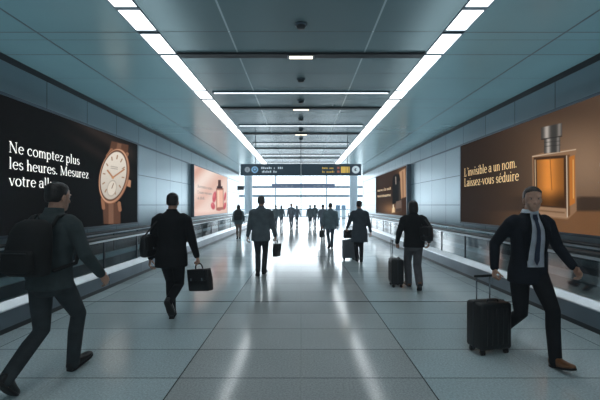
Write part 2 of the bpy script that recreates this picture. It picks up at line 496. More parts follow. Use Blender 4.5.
# ---- hall beyond the corridor
for s, nm in ((-1, 'left'), (1, 'right')):
    c = bmesh.new(); cyl(c, (s * 5.0, 38, 4.0), .38, 8.0, n=40); cyl(c, (s * 5.0, 38, .06), .44, .12, n=40)
    struct('column_' + nm, c, M['column'])
xs = [-14.7, -10.4, -7.0, -3.5, 0.0, 3.5, 7.0, 10.4, 14.7]
zs = [0, 1.0, 2.84, 4.07, 6.0, 8.0]
for i, (a, b) in enumerate(zip(xs[:-1], xs[1:])):
    f = bmesh.new()
    box(f, a, a + .07, 54.9, 55.1, 0, 8); box(f, b - .07, b, 54.9, 55.1, 0, 8)
    for z in zs: 
        hw = .16 if z in (2.84, 4.07) else .06
        box(f, a, b, 54.92, 55.08, max(z - hw, 0), min(z + hw, 8))
    w = struct('window_%d' % (i + 1), f, M['mullion'])
    g = bmesh.new(); g.faces.new([g.verts.new(c) for c in ((a, 55, 0), (b, 55, 0), (b, 55, 8), (a, 55, 8))])
    obj('pane', g, M['pane'], w)
struct('ground_apron', bx(-90, 90, 56, 140, -.3, -.1), M['bright_ground'])

# ------------------------------------------------------------------ lettering: a high-contrast serif drawn with a broad pen
THICK, THIN = .094, .040
def arc(cx, cy, rx, ry, a0, a1, n=14):
    return [(cx + rx * math.cos(R(a0 + (a1 - a0) * i / n)), cy + ry * math.sin(R(a0 + (a1 - a0) * i / n))) for i in range(n + 1)]
def srf(x, y, w=.075): return ([(x - w, y), (x + w, y)], THIN)
def glyph(ch):
    """strokes (points, fixed width or None), advance"""
    X = .47
    G = {
        'N': ([([(.1, 0), (.1, .7)], THIN), ([(.09, .7), (.56, 0)], .1), ([(.56, 0), (.56, .7)], THIN), srf(.1, 0.01), srf(.08, .69), srf(.56, .69)], .68),
        'M': ([([(.1, 0), (.12, .7)], THIN), ([(.12, .7), (.39, .02)], .095), ([(.39, .02), (.66, .7)], THIN), ([(.68, 0), (.68, .7)], .09), srf(.1, .01), srf(.68, .01), srf(.09, .69), srf(.7, .69)], .82),
        'L': ([([(.13, 0), (.13, .7)], .09), srf(.13, .69, .1), ([(.04, .012), (.47, .012), (.5, .17)], THIN)], .54),
        'I': ([([(.13, 0), (.13, .7)], .09), srf(.13, .69, .1), srf(.13, .01, .1)], .27),
        'e': ([(arc(.24, .235, .19, .235, 8, 318), None), ([(.06, .26), (.42, .26)], THIN)], .46),
        'c': ([(arc(.24, .235, .19, .235, 50, 318), None), ([(.35, .40), (.39, .37)], .07)], .44),
        'o': ([(arc(.25, .235, .2, .235, 0, 360, 22), None)], .5),
        'a': ([(arc(.2, .35, .15, .12, 170, 0, 10) + [(.35, .06)] + arc(.41, .06, .06, .05, 180, 300, 5), None), (arc(.2, .14, .155, .14, 60, 330, 14), None)], .46),
        'n': ([([(.1, 0), (.1, X)], None), (arc(.235, .3, .135, .165, 175, 0, 10) + [(.37, 0)], None), srf(.1, .01), srf(.37, .01), srf(.07, .46, .045)], .47),
        'm': ([([(.1, 0), (.1, X)], None), (arc(.225, .3, .125, .165, 175, 0, 10) + [(.35, 0)], None), (arc(.475, .3, .125, .165, 175, 0, 10) + [(.6, 0)], None), srf(.1, .01, .06), srf(.35, .01, .06), srf(.6, .01, .06), srf(.07, .46, .045)], .7),
        'h': ([([(.1, 0), (.1, .74)], None), (arc(.235, .3, .135, .165, 175, 0, 10) + [(.37, 0)], None), srf(.1, .01), srf(.37, .01), srf(.07, .73, .045)], .47),
        'r': ([([(.1, 0), (.1, X)], None), (arc(.22, .3, .12, .16, 175, 60, 6), None), ([(.27, .44), (.3, .42)], .075), srf(.1, .01), srf(.07, .46, .045)], .34),
        'u': ([([(.1, X), (.1, .16)] + arc(.225, .15, .125, .14, 180, 350, 10), None), ([(.36, X), (.36, 0)], None), srf(.07, .46, .05), srf(.33, .46, .05), srf(.4, .01, .045)], .47),
        'p': ([([(.1, -.22), (.1, X)], None), (arc(.26, .235, .165, .23, 150, -150, 16), None), srf(.1, -.21), srf(.07, .46, .045)], .49),
        'b': ([([(.1, 0), (.1, .74)], None), (arc(.26, .235, .165, .23, 150, -150, 16), None), srf(.07, .73, .045)], .49),
        'd': ([([(.38, 0), (.38, .74)], None), (arc(.22, .235, .165, .23, 30, 330, 16), None), srf(.35, .73, .045), srf(.42, .01, .045)], .5),
        'l': ([([(.11, 0), (.11, .74)], None), srf(.11, .01), srf(.08, .73, .045)], .24),
        'i': ([([(.11, 0), (.11, X)], None), srf(.11, .01), srf(.08, .46, .045), ([(.11, .6), (.11, .69)], .085)], .24),
        't': ([([(.13, .62), (.13, .1)] + arc(.2, .1, .07, .085, 180, 310, 6), None), ([(.02, .46), (.29, .46)], THIN)], .32),
        'v': ([([(.06, X), (.23, 0)], .085), ([(.23, 0), (.39, X)], THIN), srf(.06, .46, .06), srf(.39, .46, .05)], .44),
        'z': ([([(.05, .46), (.37, .46)], THIN), ([(.36, .46), (.06, .01)], .085), ([(.05, .01), (.38, .01), (.39, .12)], THIN)], .43),
        's': ([(arc(.19, .345, .115, .115, 60, 270, 10) + arc(.19, .115, .13, .115, 90, -130, 10)[1:], None), ([(.29, .45), (.29, .36)], THIN), ([(.065, .02), (.065, .12)], THIN)], .37),
        'x': ([([(.06, .46), (.37, 0)], .085), ([(.36, .46), (.06, 0)], THIN), srf(.06, .46, .05), srf(.36, .46, .05), srf(.06, .01, .05), srf(.37, .01, .05)], .43),
        'f': ([([(.13, 0), (.13, .6)] + arc(.23, .6, .1, .13, 180, 50, 6), None), ([(.02, .46), (.27, .46)], THIN), srf(.13, .01)], .29),
        '.': ([([(.09, 0), (.09, .09)], .09)], .2),
        ',': ([([(.09, .03), (.1, .08)], .09), ([(.12, .04), (.06, -.11)], .03)], .2),
        "'": ([([(.09, .74), (.09, .66)], .085), ([(.11, .68), (.07, .54)], .03)], .18),
        '-': ([([(.03, .24), (.22, .24)], .05)], .26),
        ' ': ([], .22),
    }
    if ch == 'é':
        st, adv = G['e']; return st + [([(.2, .56), (.32, .7)], .05)], adv
    if ch == 'à':
        st, adv = G['a']; return st + [([(.14, .7), (.26, .56)], .05)], adv
    return G[ch]

def stroke_polys(pts, fixed):
    """list of quads (2-D) along a pen stroke"""
    n = len(pts); Lf, Rt = [], []
    for i in range(n):
        a = pts[max(i - 1, 0)]; b = pts[min(i + 1, n - 1)]
        dx, dy = b[0] - a[0], b[1] - a[1]; l = math.hypot(dx, dy) or 1
        dx, dy = dx / l, dy / l
        w = fixed if fixed else THIN + (THICK - THIN) * abs(dy) ** 1.5
        Lf.append((pts[i][0] - dy * w / 2, pts[i][1] + dx * w / 2)); Rt.append((pts[i][0] + dy * w / 2, pts[i][1] - dx * w / 2))
    return [(Lf[i], Rt[i], Rt[i + 1], Lf[i + 1]) for i in range(n - 1)]

def text_quads(txt):
    x = 0; out = []
    for ch in txt:
        st, adv = glyph(ch)
        for pts, fx in st:
            for q in stroke_polys(pts, fx): out.append([(px + x, py) for px, py in q])
        x += adv + .03
    return out, x - .03

def write(bm, txt, put, width, size):
    """put(u, v) -> 3-D; the line is fitted to WIDTH metres, cap height .7*size"""
    qs, w = text_quads(txt)
    k = width / w
    for q in qs:
        try: bm.faces.new([bm.verts.new(put(px * k, py * size)) for px, py in q])
        except ValueError: pass

# ------------------------------------------------------------------ advertising boards
# A poster is a flat print. Its picture was measured off the photograph as (column, row) readings; on the flat board these become
# metres along the corridor and metres up.  col -> y = F*PX/|col-301|, row -> z = EYE + (205-row)*PX/|col-301|
F = 400.0
def on_board(px, py):
    d = abs(px - 301.0)
    return F * PX / d, EYE + (205.0 - py) * PX / d

def sm(a, b, x):
    t = np.clip((x - a) / (b - a), 0, 1); return t * t * (3 - 2 * t)
def mixc(img, col, a):
    a = np.clip(a, 0, 1)[..., None]
    return img * (1 - a) + np.asarray(col, float) * a
def poly(px, py, pts, soft=.6):
    """soft inside test of a convex polygon, clockwise on the print"""
    d = np.full(px.shape, 1e9)
    n = len(pts)
    for i in range(n):
        (x0, y0), (x1, y1) = pts[i], pts[(i + 1) % n]
        l = math.hypot(x1 - x0, y1 - y0)
        d = np.minimum(d, ((x1 - x0) * (py - y0) - (y1 - y0) * (px - x0)) / l)
    return sm(-soft, soft, d)
def seg(px, py, a, b, w, soft=.35):
    ax, ay = a; bx_, by_ = b
    t = np.clip(((px - ax) * (bx_ - ax) + (py - ay) * (by_ - ay)) / ((bx_ - ax) ** 2 + (by_ - ay) ** 2), 0, 1)
    d = np.hypot(px - ax - t * (bx_ - ax), py - ay - t * (by_ - ay))
    return 1 - sm(w - soft, w + soft, d)
def ell(px, py, c, rx, ry, ang=0, soft=.04):
    a = R(ang); dx, dy = px - c[0], py - c[1]
    u = (dx * math.cos(a) + dy * math.sin(a)) / rx; v = (-dx * math.sin(a) + dy * math.cos(a)) / ry
    return np.hypot(u, v)

def art_watch(px, py):
    img = np.zeros(px.shape + (3,)) + np.array([9, 8, 8.])
    # folds of dark cloth in soft light
    w = px * .62 - (py - 80) * 1.0
    for c, wd, am in ((40, 16, .5), (8, 9, .7), (-12, 6, .45), (70, 10, .3)):
        a = np.exp(-((w - c) / wd) ** 2) * sm(45, 95, px) * am
        img = mixc(img, (70, 56, 48), a * .8)
    img = mixc(img, (4, 4, 4), sm(130, 138, px) * .6)
    # strap
    top = [(113, 139), (130, 147), (128, 160), (112, 155)]
    img = mixc(img, (92, 62, 47), poly(px, py, [(112, 141), (129, 145), (127, 166), (108, 158)]))
    img = mixc(img, (150, 112, 88), poly(px, py, [(118, 143), (122, 144), (120, 158), (115, 157)]) * .55)
    img = mixc(img, (92, 62, 48), poly(px, py, [(103, 199), (121, 204), (121, 224), (104, 224)]))
    img = mixc(img, (156, 116, 92), poly(px, py, [(109, 203), (114, 204), (114, 224), (109, 224)]) * .5)
    # lugs, crown
    for a, b in (((108, 156), (112, 150)), ((125, 160), (127.5, 154)), ((103, 199), (104, 208)), ((119.5, 203), (120.5, 210))):
        img = mixc(img, (150, 106, 80), seg(px, py, a, b, 1.7))
    img = mixc(img, (190, 140, 108), poly(px, py, [(127.5, 179), (131.5, 180.5), (131, 187.5), (127, 186)]))
    # case and dial
    C = (114.5, 176.2)
    e = ell(px, py, C, 14.4, 27.6, 11)
    img = mixc(img, (122, 78, 56), 1 - sm(1.0, 1.06, e))
    img = mixc(img, (226, 178, 146), (1 - sm(.97, 1.02, e)) * sm(.78, .92, e) * (.45 + .55 * sm(-18, 6, -(px - C[0]) - (py - C[1]) * .4)))
    e2 = ell(px, py, (114.0, 175.6), 12.9, 25.3, 11)
    img = mixc(img, (96, 66, 50), 1 - sm(1.0, 1.05, e2))
    dial = 1 - sm(.93, .98, e2)
    g = sm(150, 205, py)
    shade = np.array([232, 222, 208.])[None, None] * (1 - .16 * g)[..., None]
    img = img * (1 - dial[..., None]) + shade * dial[..., None]
    a11 = R(11)
    def dp(ang, r):  # a point on the dial, ang clockwise from 12
        u, v = 12.1 * r * math.sin(R(ang)), -23.8 * r * math.cos(R(ang))
        return (114.0 + u * math.cos(a11) - v * math.sin(a11), 175.6 + u * math.sin(a11) + v * math.cos(a11))
    for k in range(12):
        if k == 6: continue
        img = mixc(img, (150, 112, 84), seg(px, py, dp(k * 30, .72), dp(k * 30, .86), .55) * .9)
    sd = ell(px, py, (112.3, 188.2), 4.6, 8.2, 11)
    img = mixc(img, (176, 164, 150), (1 - sm(.98, 1.08, sd)) * .75)
    img = mixc(img, (222, 212, 198), (1 - sm(.82, .92, sd)))
    img = mixc(img, (120, 90, 70), seg(px, py, (112.3, 188.2), (114, 183.5), .35))
    for yy in (166.5, 168.3):
        img = mixc(img, (120, 108, 100), seg(px, py, (111.5, yy - .2), (118, yy + .9), .35) * .6)
    img = mixc(img, (176, 124, 88), seg(px, py, (113.3, 177.5), (124.5, 169.5), .7))
    img = mixc(img, (176, 124, 88), seg(px, py, (113.3, 177.5), (108, 170.5), .8))
    img = mixc(img, (196, 140, 98), 1 - sm(1.0, 1.7, np.hypot(px - 113.3, py - 177.5)))
    return img

def art_cologne(px, py):
    img = np.zeros(px.shape + (3,))
    t = sm(455, 560, px)
    img += np.array([38, 27, 20.]) * (1 - t)[..., None] + np.array([86, 65, 49.]) * t[..., None]
    gl = np.exp(-((px - 585) / 45) ** 2 - ((py - 165) / 42) ** 2)
    img = mixc(img, (172, 140, 112), gl * .62)
    img = mixc(img, (52, 39, 31), np.exp(-((px - 545) / 60) ** 2 - ((py - 108) / 18) ** 2) * .5)
    # shadow of the shelf and the lit shelf itself
    hor = 196 + (px - 540) * .02
    img = mixc(img, (44, 32, 24), sm(hor - 2, hor + 1.5, py) * sm(575, 582, px) * .75 + sm(hor - 1, hor + 3, py) * (1 - sm(575, 582, px)) * sm(500, 530, px) * .6)
    img = mixc(img, (138, 94, 58), sm(209, 213, py) * sm(470, 575, px) * .7)
    # bottle
    img = mixc(img, (142, 108, 80), poly(px, py, [(531.5, 156), (548, 151), (575.5, 148.5), (576, 211), (567, 219.5), (532.5, 216)]))
    img = mixc(img, (66, 42, 24), poly(px, py, [(533, 157.5), (565.5, 155), (566, 217), (534, 214)]))
    img = mixc(img, (176, 142, 112), poly(px, py, [(534, 206), (565.5, 208.5), (566.5, 218), (534.5, 214.5)]) * .8)
    img = mixc(img, (110, 78, 52), poly(px, py, [(536, 209.5), (564, 212), (564, 213.5), (536, 211)]) * .8)
    liq = poly(px, py, [(536, 160), (563, 158), (563.5, 207), (537, 204.5)])
    amb = np.array([196, 122, 52.])[None, None] * (1.06 - .62 * sm(186, 204, py))[..., None] * (.66 + .42 * np.exp(-((px - 548) / 9) ** 2))[..., None]
    img = img * (1 - liq[..., None]) + amb * liq[..., None]
    img = mixc(img, (90, 56, 26), poly(px, py, [(566.3, 155), (569, 154.5), (569.5, 215), (567, 217)]) * .7)
    sideq = poly(px, py, [(568.5, 157), (574, 155), (574.5, 203), (569, 206)])
    img = mixc(img, (190, 112, 44), sideq * .9)
    img = mixc(img, (232, 180, 110), seg(px, py, (572.5, 160), (572.8, 198), .6) * .7)
    img = mixc(img, (236, 226, 210), seg(px, py, (566, 156), (566.7, 217), .45) * .8)
    img = mixc(img, (238, 214, 178), seg(px, py, (534.5, 160), (535.2, 206), .45) * .8)
    img = mixc(img, (120, 70, 26), seg(px, py, (549.5, 158), (551.3, 190), .4) * .7)
    img = mixc(img, (238, 222, 200), seg(px, py, (532, 156.5), (575, 149.5), .5) * .6)
    # metal cap
    def metal(q, x0, x1):
        m = poly(px, py, q); u = (px - x0) / (x1 - x0)
        v = 60 + 120 * np.exp(-((u - .28) / .13) ** 2) + 70 * np.exp(-((u - .85) / .09) ** 2)
        c = np.stack([v, v * .95, v * .9], -1)
        return m, c
    for q, x0, x1 in (([(543.5, 138), (559.5, 136), (559.5, 152), (543.5, 153.5)], 543, 560), ([(540.5, 127.5), (561.5, 123), (561.5, 135.5), (540.5, 139)], 540, 562)):
        m, c = metal(q, x0, x1)
        img = img * (1 - m[..., None]) + c * m[..., None]
    img = mixc(img, (30, 26, 24), seg(px, py, (541, 139.4), (561, 136.2), .5) * .8)
    for yy in (142.5, 146.5):
        img = mixc(img, (40, 36, 33), seg(px, py, (544, yy), (559.5, yy - 1.6), .35) * .6)
    return img

def art_pink(px, py):
    img = np.zeros(px.shape + (3,)) + np.array([236, 204, 190.])
    w = (px - 190) * 1.0 + (py - 170) * .9
    for c, wd, col, am in ((8, 6, (214, 160, 142), .7), (22, 7, (250, 232, 222), .8), (38, 6, (218, 166, 150), .5), (50, 10, (250, 230, 222), .5)):
        img = mixc(img, col, np.exp(-((w - c) / wd) ** 2) * am)
    img = mixc(img, (252, 226, 214), np.exp(-((px - 205) / 10) ** 2 - ((py - 213) / 4) ** 2) * .8)
    img = mixc(img, (186, 120, 108), sm(210, 215, py) * .25)
    for c, rx, ry, a in (((214, 197), 2.3, 6.5, 8), ((212.5, 206), 2.4, 4, -10), ((224.2, 206), 1.6, 4.2, 12), ((224.6, 196.5), 1.1, 5, 6), ((218.5, 209.5), 2.6, 1.6, 0)):
        e = ell(px, py, c, rx, ry, a)
        img = mixc(img, (196, 72, 88), (1 - sm(.6, 1.1, e)) * .85)
        img = mixc(img, (240, 150, 150), (1 - sm(.1, .6, ell(px, py, (c[0] - .5, c[1] - 1.5), rx, ry, a))) * .6)
    img = mixc(img, (168, 112, 98), poly(px, py, [(215.6, 188.2), (223, 188.2), (223.2, 209.6), (215.8, 210.4)], .5))
    img = mixc(img, (246, 192, 170), poly(px, py, [(216.3, 190), (222.4, 190), (222.6, 207), (216.5, 207.6)], .5))
    img = mixc(img, (255, 226, 206), seg(px, py, (218, 191), (218.2, 206), .7) * .7)
    img = mixc(img, (58, 38, 40), poly(px, py, [(216.5, 186.3), (222, 186.3), (222, 188.6), (216.5, 188.6)], .4))
    img = mixc(img, (58, 34, 36), poly(px, py, [(217.8, 180), (220.3, 180), (220.6, 187), (217.6, 187)], .4))
    img = mixc(img, (150, 96, 88), seg(px, py, (219.5, 180.5), (219.5, 186), .3) * .6)
    return img

def art_dark_bottle(px, py):
    img = np.zeros(px.shape + (3,)) + np.array([58, 40, 29.])
    img = mixc(img, (150, 108, 72), np.exp(-((px - 392) / 8) ** 2 - ((py - 209) / 6) ** 2) * .95)
    img = mixc(img, (126, 92, 64), np.exp(-((px - 403) / 5) ** 2 - ((py - 172) / 14) ** 2) * .5)
    img = mixc(img, (28, 20, 16), sm(382, 377, px) * .4)
    # hanging tan cloth
    img = mixc(img, (190, 148, 112), poly(px, py, [(400.5, 172), (406.8, 168), (407.6, 197), (402.5, 199)], .8))
    img = mixc(img, (128, 92, 66), seg(px, py, (404, 172), (404.6, 197), .8) * .6)
    # tall dark flask
    img = mixc(img, (13, 11, 11), poly(px, py, [(393.6, 181), (394.6, 176), (400.6, 174), (401.6, 179), (401.8, 202), (393.8, 204)], .5))
    img = mixc(img, (20, 17, 16), poly(px, py, [(395.4, 175), (398.8, 173.6), (398.8, 178), (395.4, 178)], .4))
    img = mixc(img, (220, 206, 190), seg(px, py, (397, 177), (397.2, 184), .45) * .8)
    img = mixc(img, (120, 106, 96), seg(px, py, (400.6, 181), (400.7, 200), .4) * .6)
    # brown box, small flask
    img = mixc(img, (112, 92, 80), poly(px, py, [(397.2, 201.5), (402.8, 200), (403, 211), (397.4, 212)], .5))
    img = mixc(img, (70, 54, 46), poly(px, py, [(397.2, 209), (402.9, 208), (403, 211), (397.4, 212)], .5))
    img = mixc(img, (64, 40, 26), poly(px, py, [(403.2, 198), (407.6, 197), (407.8, 212), (403.2, 213)], .5) * .7)
    img = mixc(img, (234, 204, 160), poly(px, py, [(393.4, 208), (395.8, 207.5), (396.2, 212.4), (393, 212.8)], .6))
    img = mixc(img, (250, 236, 210), seg(px, py, (394.5, 205), (394.6, 208), .5))
    return img

def board(s, ya, yb, za, zb, art, label, nx, nz, glow, lines, text_mat, depth):
    """ya..yb along the corridor, s = side"""
    ym = (ya + yb) / 2
    t = thing('advertising_billboard', label, 'billboard', (s * WX, ym, za))
    hl = (yb - ya) / 2; H = zb - za
    dx = -s * depth            # towards the corridor, local
    fr = bmesh.new()
    e = .05
    a, b = sorted((0, dx))
    box(fr, a, b, -hl - e, -hl, -e, H + e); box(fr, a, b, hl, hl + e, -e, H + e)
    box(fr, a, b, -hl, hl, -e, 0); box(fr, a, b, -hl, hl, H, H + e)
    obj('frame', fr, M['frame'], t)
    # the print: a fine flat grid with its colours stored per corner point
    U, V = np.meshgrid(np.linspace(-hl, hl, nx), np.linspace(0, H, nz))
    yy, zz = U + ym, V + za
    d = F * PX / yy
    px = 301 + s * d; py = 205 - (zz - EYE) * d / PX
    img = lin(np.clip(art(px, py), 0, 255))
    xl = dx + s * .012
    co = np.stack([np.full(U.shape, xl), U, V], -1).reshape(-1, 3)
    i = np.arange(nx * nz).reshape(nz, nx)
    q = np.stack([i[:-1, :-1], i[:-1, 1:], i[1:, 1:], i[1:, :-1]], -1).reshape(-1, 4)
    if s > 0: q = q[:, ::-1]
    me = bpy.data.meshes.new('poster')
    me.vertices.add(nx * nz); me.vertices.foreach_set('co', co.ravel())
    me.loops.add(q.size); me.loops.foreach_set('vertex_index', q.ravel().astype(np.int32))
    me.polygons.add(len(q)); me.polygons.foreach_set('loop_start', np.arange(0, q.size, 4, dtype=np.int32))
    me.update(calc_edges=True)
    at = me.color_attributes.new('print', 'FLOAT_COLOR', 'POINT')
    at.data.foreach_set('color', np.concatenate([img.reshape(-1, 3), np.ones((nx * nz, 1))], 1).ravel().astype(np.float32))
    m, nt, p = nodes('lit_poster')
    ca = nt.nodes.new('ShaderNodeVertexColor'); ca.layer_name = 'print'
    p.inputs['Base Color'].default_value = (.001, .001, .001, 1); p.inputs['Roughness'].default_value = .55
    p.inputs['Specular IOR Level'].default_value = 0
    L(nt, ca.outputs['Color'], p.inputs['Emission Color']); p.inputs['Emission Strength'].default_value = glow
    obj_me('poster', me, m, t)
    xt = dx + s * .009
    for txt, c0, r0, c1, cap in lines:
        y_a, z_a = on_board(c0, r0)
        y_b, _ = on_board(c1, r0)
        # reading direction: left wall reads away from the camera, right wall towards it
        sg = -s
        w = abs(y_b - y_a); size = cap / .7 * PX / abs(c0 - 301)
        tx = bmesh.new()
        write(tx, txt, lambda u, v: (xt, y_a + sg * u - ym, z_a + v - za), w, size)
        obj('lettering', tx, text_mat, t)
    return t

M['ink_white'] = emit_mat('print_white', (226, 222, 216), .85)
M['ink_gold'] = emit_mat('print_gold', (206, 172, 120), .8)
M['ink_dark'] = emit_mat('print_dark', (40, 22, 22), .7)
y_end, _ = on_board(137.5, 150)
z_bot = EYE - .52; z_top = EYE + 1.85
DEP = WX - PX
board(-1, 5.3, y_end, z_bot, z_top, art_watch, 'black watch advertisement with white French text on the left wall', 620, 260, .95,
      [('Ne comptez plus', 9.5, 152.0, 80, 11.0), ('les heures. Mesurez', 9.5, 168.5, 89, 11.0), ('votre allure', 9.5, 185.5, 63, 11.0)], M['ink_white'], DEP)
y_end, _ = on_board(460.5, 150)
board(1, 5.3, y_end, z_bot, z_top, art_cologne, 'brown advertisement of an amber square perfume bottle, gold French text', 620, 260, .95,
      [("L'invisible a un nom.", 464, 176.5, 516.5, 7.6), ('Laissez-vous séduire', 464, 186.5, 518.5, 7.6)], M['ink_gold'], DEP)
ya, _ = on_board(193.5, 150); yb, _ = on_board(227, 150)
board(-1, ya, yb, z_bot, z_top, art_pink, 'pale pink perfume advertisement on the left wall beyond the watch', 360, 160, 1.0,
      [('Inventez nous,', 197, 187.4, 212, 3.0), ('Luxez mesure', 197, 193.4, 211.3, 3.0), ('à défi', 197, 199.3, 204, 3.0)], M['ink_dark'], .16)
ya, _ = on_board(408.2, 150); yb, _ = on_board(377, 150)
board(1, ya, yb, z_bot, z_top, art_dark_bottle, 'dark brown advertisement with tall black flask, distant on the right wall', 360, 160, .95,
      [('ouvrez la nuit', 378.6, 191.8, 392.3, 2.4), ('murmurez', 378.6, 197.3, 392, 2.4)], M['ink_gold'], .2)

# ------------------------------------------------------------------ hanging signs
def hang_sign(y, x0, x1, z0, z1, label, rods, full, mat='sign'):
    t = thing('hanging_sign', label, 'sign', ((x0 + x1) / 2, y, z0))
    hw = (x1 - x0) / 2; H = z1 - z0
    for q in (-1, 1):
        a, b = sorted((q * .012, q * hw))
        pn = obj('sign_panel', bx(a, b, -.06, .06, 0, H, .008), M[mat], t)
        yf = -.0625
        def rect(bm, xa, xb, za, zb):
            bm.faces.new([bm.verts.new(c) for c in ((xa, yf, za), (xb, yf, za), (xb, yf, zb), (xa, yf, zb))])
        def disc(bm, cx, cz, r, r2=0):
            n = 24
            o = [bm.verts.new((cx + r * math.cos(2 * PI * i / n), yf, cz + r * math.sin(2 * PI * i / n))) for i in range(n)]
            if r2:
                w = [bm.verts.new((cx + r2 * math.cos(2 * PI * i / n), yf, cz + r2 * math.sin(2 * PI * i / n))) for i in range(n)]
                for i in range(n): bm.faces.new((o[i], o[(i + 1) % n], w[(i + 1) % n], w[i]))
            else: bm.faces.new(o)
        def words(bm, xa, xb, za, zb, seed):
            rr = random.Random(seed); x = xa
            while x < xb:
                w = rr.uniform(.04, .075)
                if rr.random() < .82:
                    hh = rr.choice((.7, 1, .75)); rect(bm, x, min(x + w * .7, xb), za, za + (zb - za) * hh)
                x += w
        if not full:
            a_ = bmesh.new()
            for k in range(3): words(a_, q * hw * .5 - .5 + k * .35, q * hw * .5 - .3 + k * .35, H * .3, H * .65, k + int(q) + 5)
            obj('lettering', a_, M['sign_grey'], pn)
            continue
        if q < 0:
            a_ = bmesh.new(); disc(a_, -hw + .24, H * .5, .10, .035); rect(a_, -hw + .16, -hw + .32, H * .46, H * .54); obj('arrow_emblem', a_, M['sign_grey'], pn)
            a_ = bmesh.new(); disc(a_, -hw + .51, H * .5, .125, .07); disc(a_, -hw + .51, H * .52, .045); obj('round_emblem', a_, M['sign_blue'], pn)
            a_ = bmesh.new(); words(a_, -hw + .70, -hw + 1.55, H * .56, H * .74, 1); words(a_, -hw + .70, -hw + 1.32, H * .24, H * .42, 2); obj('lettering', a_, M['sign_white'], pn)
        else:
            a_ = bmesh.new(); words(a_, hw - 1.42, hw - .98, H * .56, H * .72, 3); words(a_, hw - 1.42, hw - .98, H * .24, H * .40, 4); obj('lettering', a_, M['sign_yellow'], pn)
            a_ = bmesh.new(); rect(a_, hw - .88, hw - .79, H * .56, H * .74); rect(a_, hw - .88, hw - .79, H * .24, H * .42); obj('red_emblem', a_, M['sign_red'], pn)
            a_ = bmesh.new(); rect(a_, hw - .74, hw - .56, H * .22, H * .76); rect(a_, hw - .545, hw - .47, H * .22, H * .76); rect(a_, hw - .455, hw - .42, H * .22, H * .76); obj('yellow_plate', a_, M['sign_yellow'], pn)
            a_ = bmesh.new(); disc(a_, hw - .2, H * .5, .14, .05); rect(a_, hw - .2, hw - .1, H * .44, H * .56); obj('round_emblem', a_, M['sign_white'], pn)
    ct = bx(-.012, .012, -.066, .066, -.01, H + .01); obj('joint_strip', ct, M['alu'], t)
    for rx in rods:
        obj('hanging_rod', cyl(bmesh.new(), (rx, 0, H + (CZ - z1) / 2), .013, CZ - z1, n=10), M['steel_rod'], t)
hang_sign(14.6, -2.19, 2.19, EYE + (205 - 175.6) * 14.6 / F, EYE + (205 - 164) * 14.6 / F, 'wide dark sign with white and yellow directions, hung from the ceiling', (-1.66, 0, 1.7), True)
hang_sign(30, -2.2, 2.55, EYE + 17.2 * 30 / F, EYE + 21.3 * 30 / F, 'faint blue-grey sign hanging farther down the corridor, below the big sign', (-2.0, 0, 2.2), False, 'sign_hazed')
t = thing('hanging_display', 'small dark screen hung near the left end of the corridor', 'screen', (-4.45, 29.5, 2.7))
obj('screen', bx(-.24, .24, -.04, .04, 0, .3, .01), M['dark_trim'], t)
obj('hanging_rod', cyl(bmesh.new(), (0, 0, .3 + (CZ - 3.0) / 2), .012, CZ - 3.0, n=8), M['steel_rod'], t)

# kiosks in the hall
for i, (x, y, lab) in enumerate(((4.15, 45, 'self-service kiosk with tall blue screen by the right column'), (5.1, 48, 'self-service kiosk standing behind the right column'))):
    t = thing('self_service_kiosk', lab, 'kiosk', (x, y, 0), R(8), 'kiosks in the hall')
    obj('base', bx(-.3, .3, -.22, .22, 0, .06, .01), M['slate_trim'], t)
    obj('pillar', bx(-.22, .22, -.12, .12, .06, 1.0, .02), M['column'], t)
    obj('screen', bx(-.27, .27, -.05, .05, 1.0, 1.6, .02), pmat('kiosk_screen', (128, 156, 182), .3), t)
t = thing('seat_bench', 'row of seats under the far windows on the right', 'bench', (8.6, 48, 0))
for k in range(4):
    obj('seat', bx(-1.2 + k * .62, -.65 + k * .62, -.25, .25, .4, .46, .02), M['slate_trim'], t)
    obj('backrest', bx(-1.2 + k * .62, -.65 + k * .62, .22, .27, .5, .9, .02), M['slate_trim'], t)
obj('beam', bx(-1.3, 1.3, -.04, .04, .33, .4), M['steel_rod'], t)
for q in (-1, 1): obj('leg', bx(q * 1.05 - .03, q * 1.05 + .03, -.25, .25, 0, .33), M['steel_rod'], t)

# ------------------------------------------------------------------ people
def ik(a, b, l1, l2, pole):
    """joint between a and b; returns (mid, end)"""
    d = b - a; l = d.length
    if l > (l1 + l2) * .998:
        b = a + d.normalized() * (l1 + l2) * .998; d = b - a; l = d.length
    u = d.normalized()
    c = (l1 * l1 - l2 * l2 + l * l) / (2 * l)
    h = math.sqrt(max(l1 * l1 - c * c, 0))
    w = (pole - u * pole.dot(u)).normalized()
    return a + u * c + w * h, b

